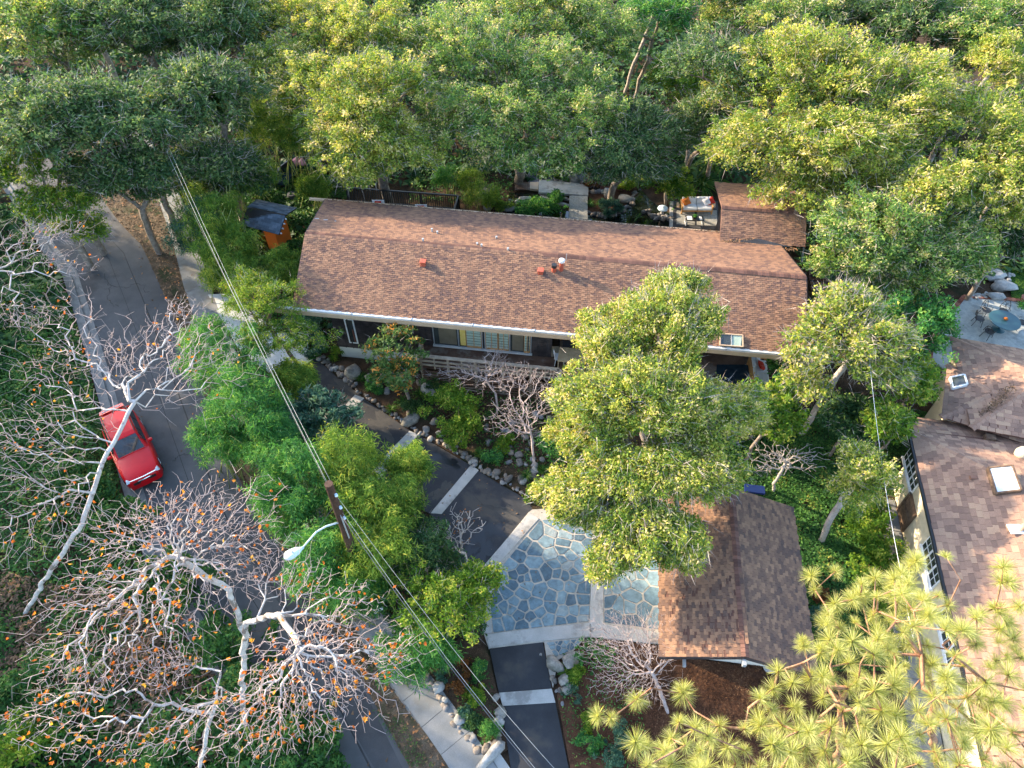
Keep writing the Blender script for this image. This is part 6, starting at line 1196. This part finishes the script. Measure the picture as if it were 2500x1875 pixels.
# dark bench with pink pillows, stepping planks, fire bowl
bn2=thing('curved_bench','dark curved sectional bench among the bamboo with pink pillows on it','bench',at(740,425,0)); bp=px([(690,450),(700,425),(722,408),(760,405),(802,415)],.45)
for a,c in zip(bp[:-1],bp[1:]):
    b=B(); b.beam(a,c,.75,.16); b.obj('seat','rug',bn2); dd=unit(c-a); nn=np.array([-dd[1],dd[0],0]); nn=nn if nn[1]>0 else -nn; b=B(); b.beam(a+nn*.38+Zv*.25,c+nn*.38+Zv*.25,.10,.55); b.obj('backrest','black',bn2); b=B(); b.beam(a-Zv*.25,c-Zv*.25,.5,.3); b.obj('base','black',bn2)
for u,v,l in ((724,394,'leftmost of the three pink pillows on the dark curved bench'),(737,397,'second pink pillow, overlapping the leftmost on the dark bench'),(780,405,'pink pillow standing alone at the right end of the dark bench')):
    b=B(); b.pillow(at(u,v,.85),.55,.55,.2,(unit([1,0,.6]),unit([-.5,.35,.9]),unit([.1,-.9,.45]))); tag(b.obj('pink_pillow','pink',smooth=True),l,'pillow')
for k,(u,v,l) in enumerate([(715,487,'dark stone stool by the far roof corner of the shed'),(708,440,'grey stone drum table before the dark curved bench')]):
    p=at(u,v,0); b=B(); b.lathe(p,[(.28,0),(.34,.25),(.28,.45),(.02,.47)],16); tag(b.obj('stone_stool','charcoal' if k==0 else 'boulder'),l,'stool')
for k,(u,v) in enumerate([(735,483),(742,498),(750,512)]):
    b=B(); b.box(at(u,v,.05),(1.5,.38,.08),rz=-.2); tag(b.obj('stone_plank','charcoal'),['farthest','middle','nearest'][k]+' of three grey stone steps between shed and house roof','step')
# pavers behind, at the right side path
for k in range(6):
    b=B(); b.box(at(1625+k*19,374+k*.4,.05),(.62,.85,.1),rz=0); tag(b.obj('stepping_stone','walk'),['first','second','third','fourth','fifth','sixth'][k]+' square stepping stone from the left in the row above the lime tree','paver','stepping stones above the pond')
bpth=sheet('brick_path',px([(1972,640),(2050,650),(2075,700),(2060,740),(1985,735)]),'charcoal',.03)
for i in range(9):
    for j in range(8):
        p=lerp(lerp(at(1975,645),at(2045,655),i/8),lerp(at(1988,732),at(2062,735),i/8),j/7); b=B(); b.box(p+Zv*.05,(.19+.08*((i+j)%2),.30,.05),rz=-.13); b.obj('paver','paver',bpth,rnd=((i*7+j*5)%11)/10)
gh=tag(B().tube([at(1957,640,3.6),at(1960,618,4.0),at(1963,596,4.3),at(1975,570,4.9)],[.05,.05,.04,.035],8).obj('downpipe','grey'),'pale bent pipe at the right rear corner of the house roof','pipe')
# deck furniture
tp=at(1400,868,DZ+.74); tp=np.array([tp[0],tp[1],DZ]); table('dining_table','pale wooden dining table on the deck half hidden by the golden oak','table',tp,rzw,1.5,.95,.74,'paletop','paletop',.05)
def chair(label,c,rz,mat='white',seatm='cushion'):
    t=thing('deck_chair',label,'chair',c); c=np.asarray(c,float); a=np.array([cos(rz),sin(rz),0]); d=np.array([-sin(rz),cos(rz),0]); b=B(); b.box(c+Zv*.44,(.46,.46,.05),ax=(a,d,Zv)); bevel(b.obj('seat',seatm,t),.02,2)
    for x in (-1,1):
        for y in (-1,1): b=B(); b.tube([c+a*x*.2+d*y*.2+Zv*.42,c+a*x*.23+d*y*.24],.018,6); b.obj('leg',mat,t)
    b=B(); b.tube([c+a*.22*cos(th)*1.05+d*(-.22-.10*sin(th))+Zv*(.45+.42*sin(th)**.6) for th in np.linspace(0,pi,11)],.02,6); b.obj('backrest',mat,t)
    for x in (-.1,0,.1): b=B(); b.tube([c+a*x-d*.23+Zv*.45,c+a*x*1.2-d*.31+Zv*.84],.012,5); b.obj('spindle',mat,t)
    return t
q=at(1366,872,DZ+.4); chair('white armchair at the left end of the deck dining table',(q[0],q[1],DZ),-pi/2)
q=at(1385,842,DZ+.4); chair('dark chair between the dining table and the recessed wall, left one',(q[0],q[1],DZ),pi+rzw,'black','charcoal'); q=at(1412,848,DZ+.4); chair('dark chair behind the dining table nearest the golden oak',(q[0],q[1],DZ),pi+rzw,'black','charcoal')
p=at(1835,918,DZ+.1); b=B(); rgp=[at(1750,890,DZ+.012),at(1835,890,DZ+.012),at(1850,975,DZ+.012),at(1745,975,DZ+.012)]; b.prism(rgp,DZ+.004,DZ+.016); tag(b.obj('outdoor_rug','rug'),'dark blue rug on the right part of the front deck','rug')
sofa('white cushioned deck sofa with red and white pillows near the right roof corner',(at(1848,925,DZ)[0],at(1848,925,DZ)[1],DZ),pi/2-.12,1.8,pillows=[(.62,-.05,'blueviolet','white diagonal pillow at the far end of the deck sofa'),(.30,.08,'fred','red pillow with gold pattern on the deck sofa')])
q=at(1838,918,DZ+.75); b=B()
for k in range(5): a_=k*1.26; b.box(q+np.array([.16*cos(a_),.16*sin(a_)-.1,.16]),(.12,.035,.02),rz=a_)
o=b.obj('gold_motif','gold'); tag(o,'gold star shaped ribbon motif lying on the red deck pillow','ribbon')
# neighbour patio table and chairs
c=at(2437,804,.05); c=np.array([c[0],c[1],.05]); nt_=thing('round_table','round dark blue metal patio table on the grey neighbour patio','table',c); b=B(); b.lathe(c+Zv*.68,[(.80,0),(.82,.02),(.80,.05),(.02,.055)],32); b.obj('tabletop','teal',nt_); b=B(); b.lathe(c,[(.35,0),(.08,.1),(.06,.6),(.2,.68)],12); b.obj('pedestal','teal',nt_)
cp=thing('centrepiece','small orange centrepiece in a bowl on the blue patio table','bowl',c+Zv*.74); b=B(); b.lathe(c+Zv*.74,[(.06,0),(.14,.06),(.12,.06)],14); b.obj('bowl','brown',cp); b=B(); b.pillow(c+Zv*.84,.16,.16,.12,(np.array([1,0,0]),np.array([0,1,0]),Zv)); b.obj('flowers','forange',cp,smooth=True)
def ironchair(label,ang):
    d=np.array([cos(ang),sin(ang),0]); a=np.array([-sin(ang),cos(ang),0]); q=c+d*1.15; t=thing('iron_chair',label,'chair',q,'iron chairs round the blue table'); b=B(); b.lathe(q+Zv*.44,[(.24,0),(.25,.02),(.02,.03)],16); b.obj('seat','black',t)
    for x,y in ((1,1),(1,-1),(-1,1),(-1,-1)): b=B(); b.tube([q+d*x*.16+a*y*.16+Zv*.44,q+d*x*.24+a*y*.22],.016,6); b.obj('leg','black',t)
    P=lambda s_,h_:q+d*(.22+.12*h_)+a*s_+Zv*(.46+.5*h_)
    b=B(); b.tube([P(.24*cos(th),sin(th)) for th in np.linspace(0,pi,13)],.018,6); b.obj('back_frame','black',t)
    b=B()
    for s_ in (-.14,-.05,.05,.14): b.tube([P(s_,0),P(-s_*.3,.45),P(s_,.8)],.010,4)
    for h_ in (.25,.5): b.tube([P(-.22*(1-h_*.3),h_),P(.22*(1-h_*.3),h_)],.010,4)
    b.obj('back_lattice','black',t)
    for s_ in (-1,1): b=B(); b.tube([P(s_*.23,.25),q+a*s_*.25-d*.1+Zv*.64,q+a*s_*.22-d*.12+Zv*.46],.014,5); b.obj('armrest','black',t)
for ang,l in ((radians(110),'lattice backed iron chair at the far left of the blue table'),(radians(62),'lattice backed iron chair at the far right of the blue table'),(radians(5),'iron chair on the right side of the blue table'),(radians(160),'iron chair on the left side of the blue table'),(radians(212),'iron chair at the near left of the blue table')): ironchair(l,ang)
pl=thing('planter','terracotta planter at the right edge of the neighbour patio','planter',at(2498,745,0)); b=B(); b.lathe(at(2498,745,.05),[(.22,0),(.34,.5),(.36,.55),(.3,.55)],16); b.obj('pot','brick',pl,rnd=.6)
leaves('foliage',[at(2498,745,.75)]*4,60,.3,.12,.07,'bamboo2',pl,9)
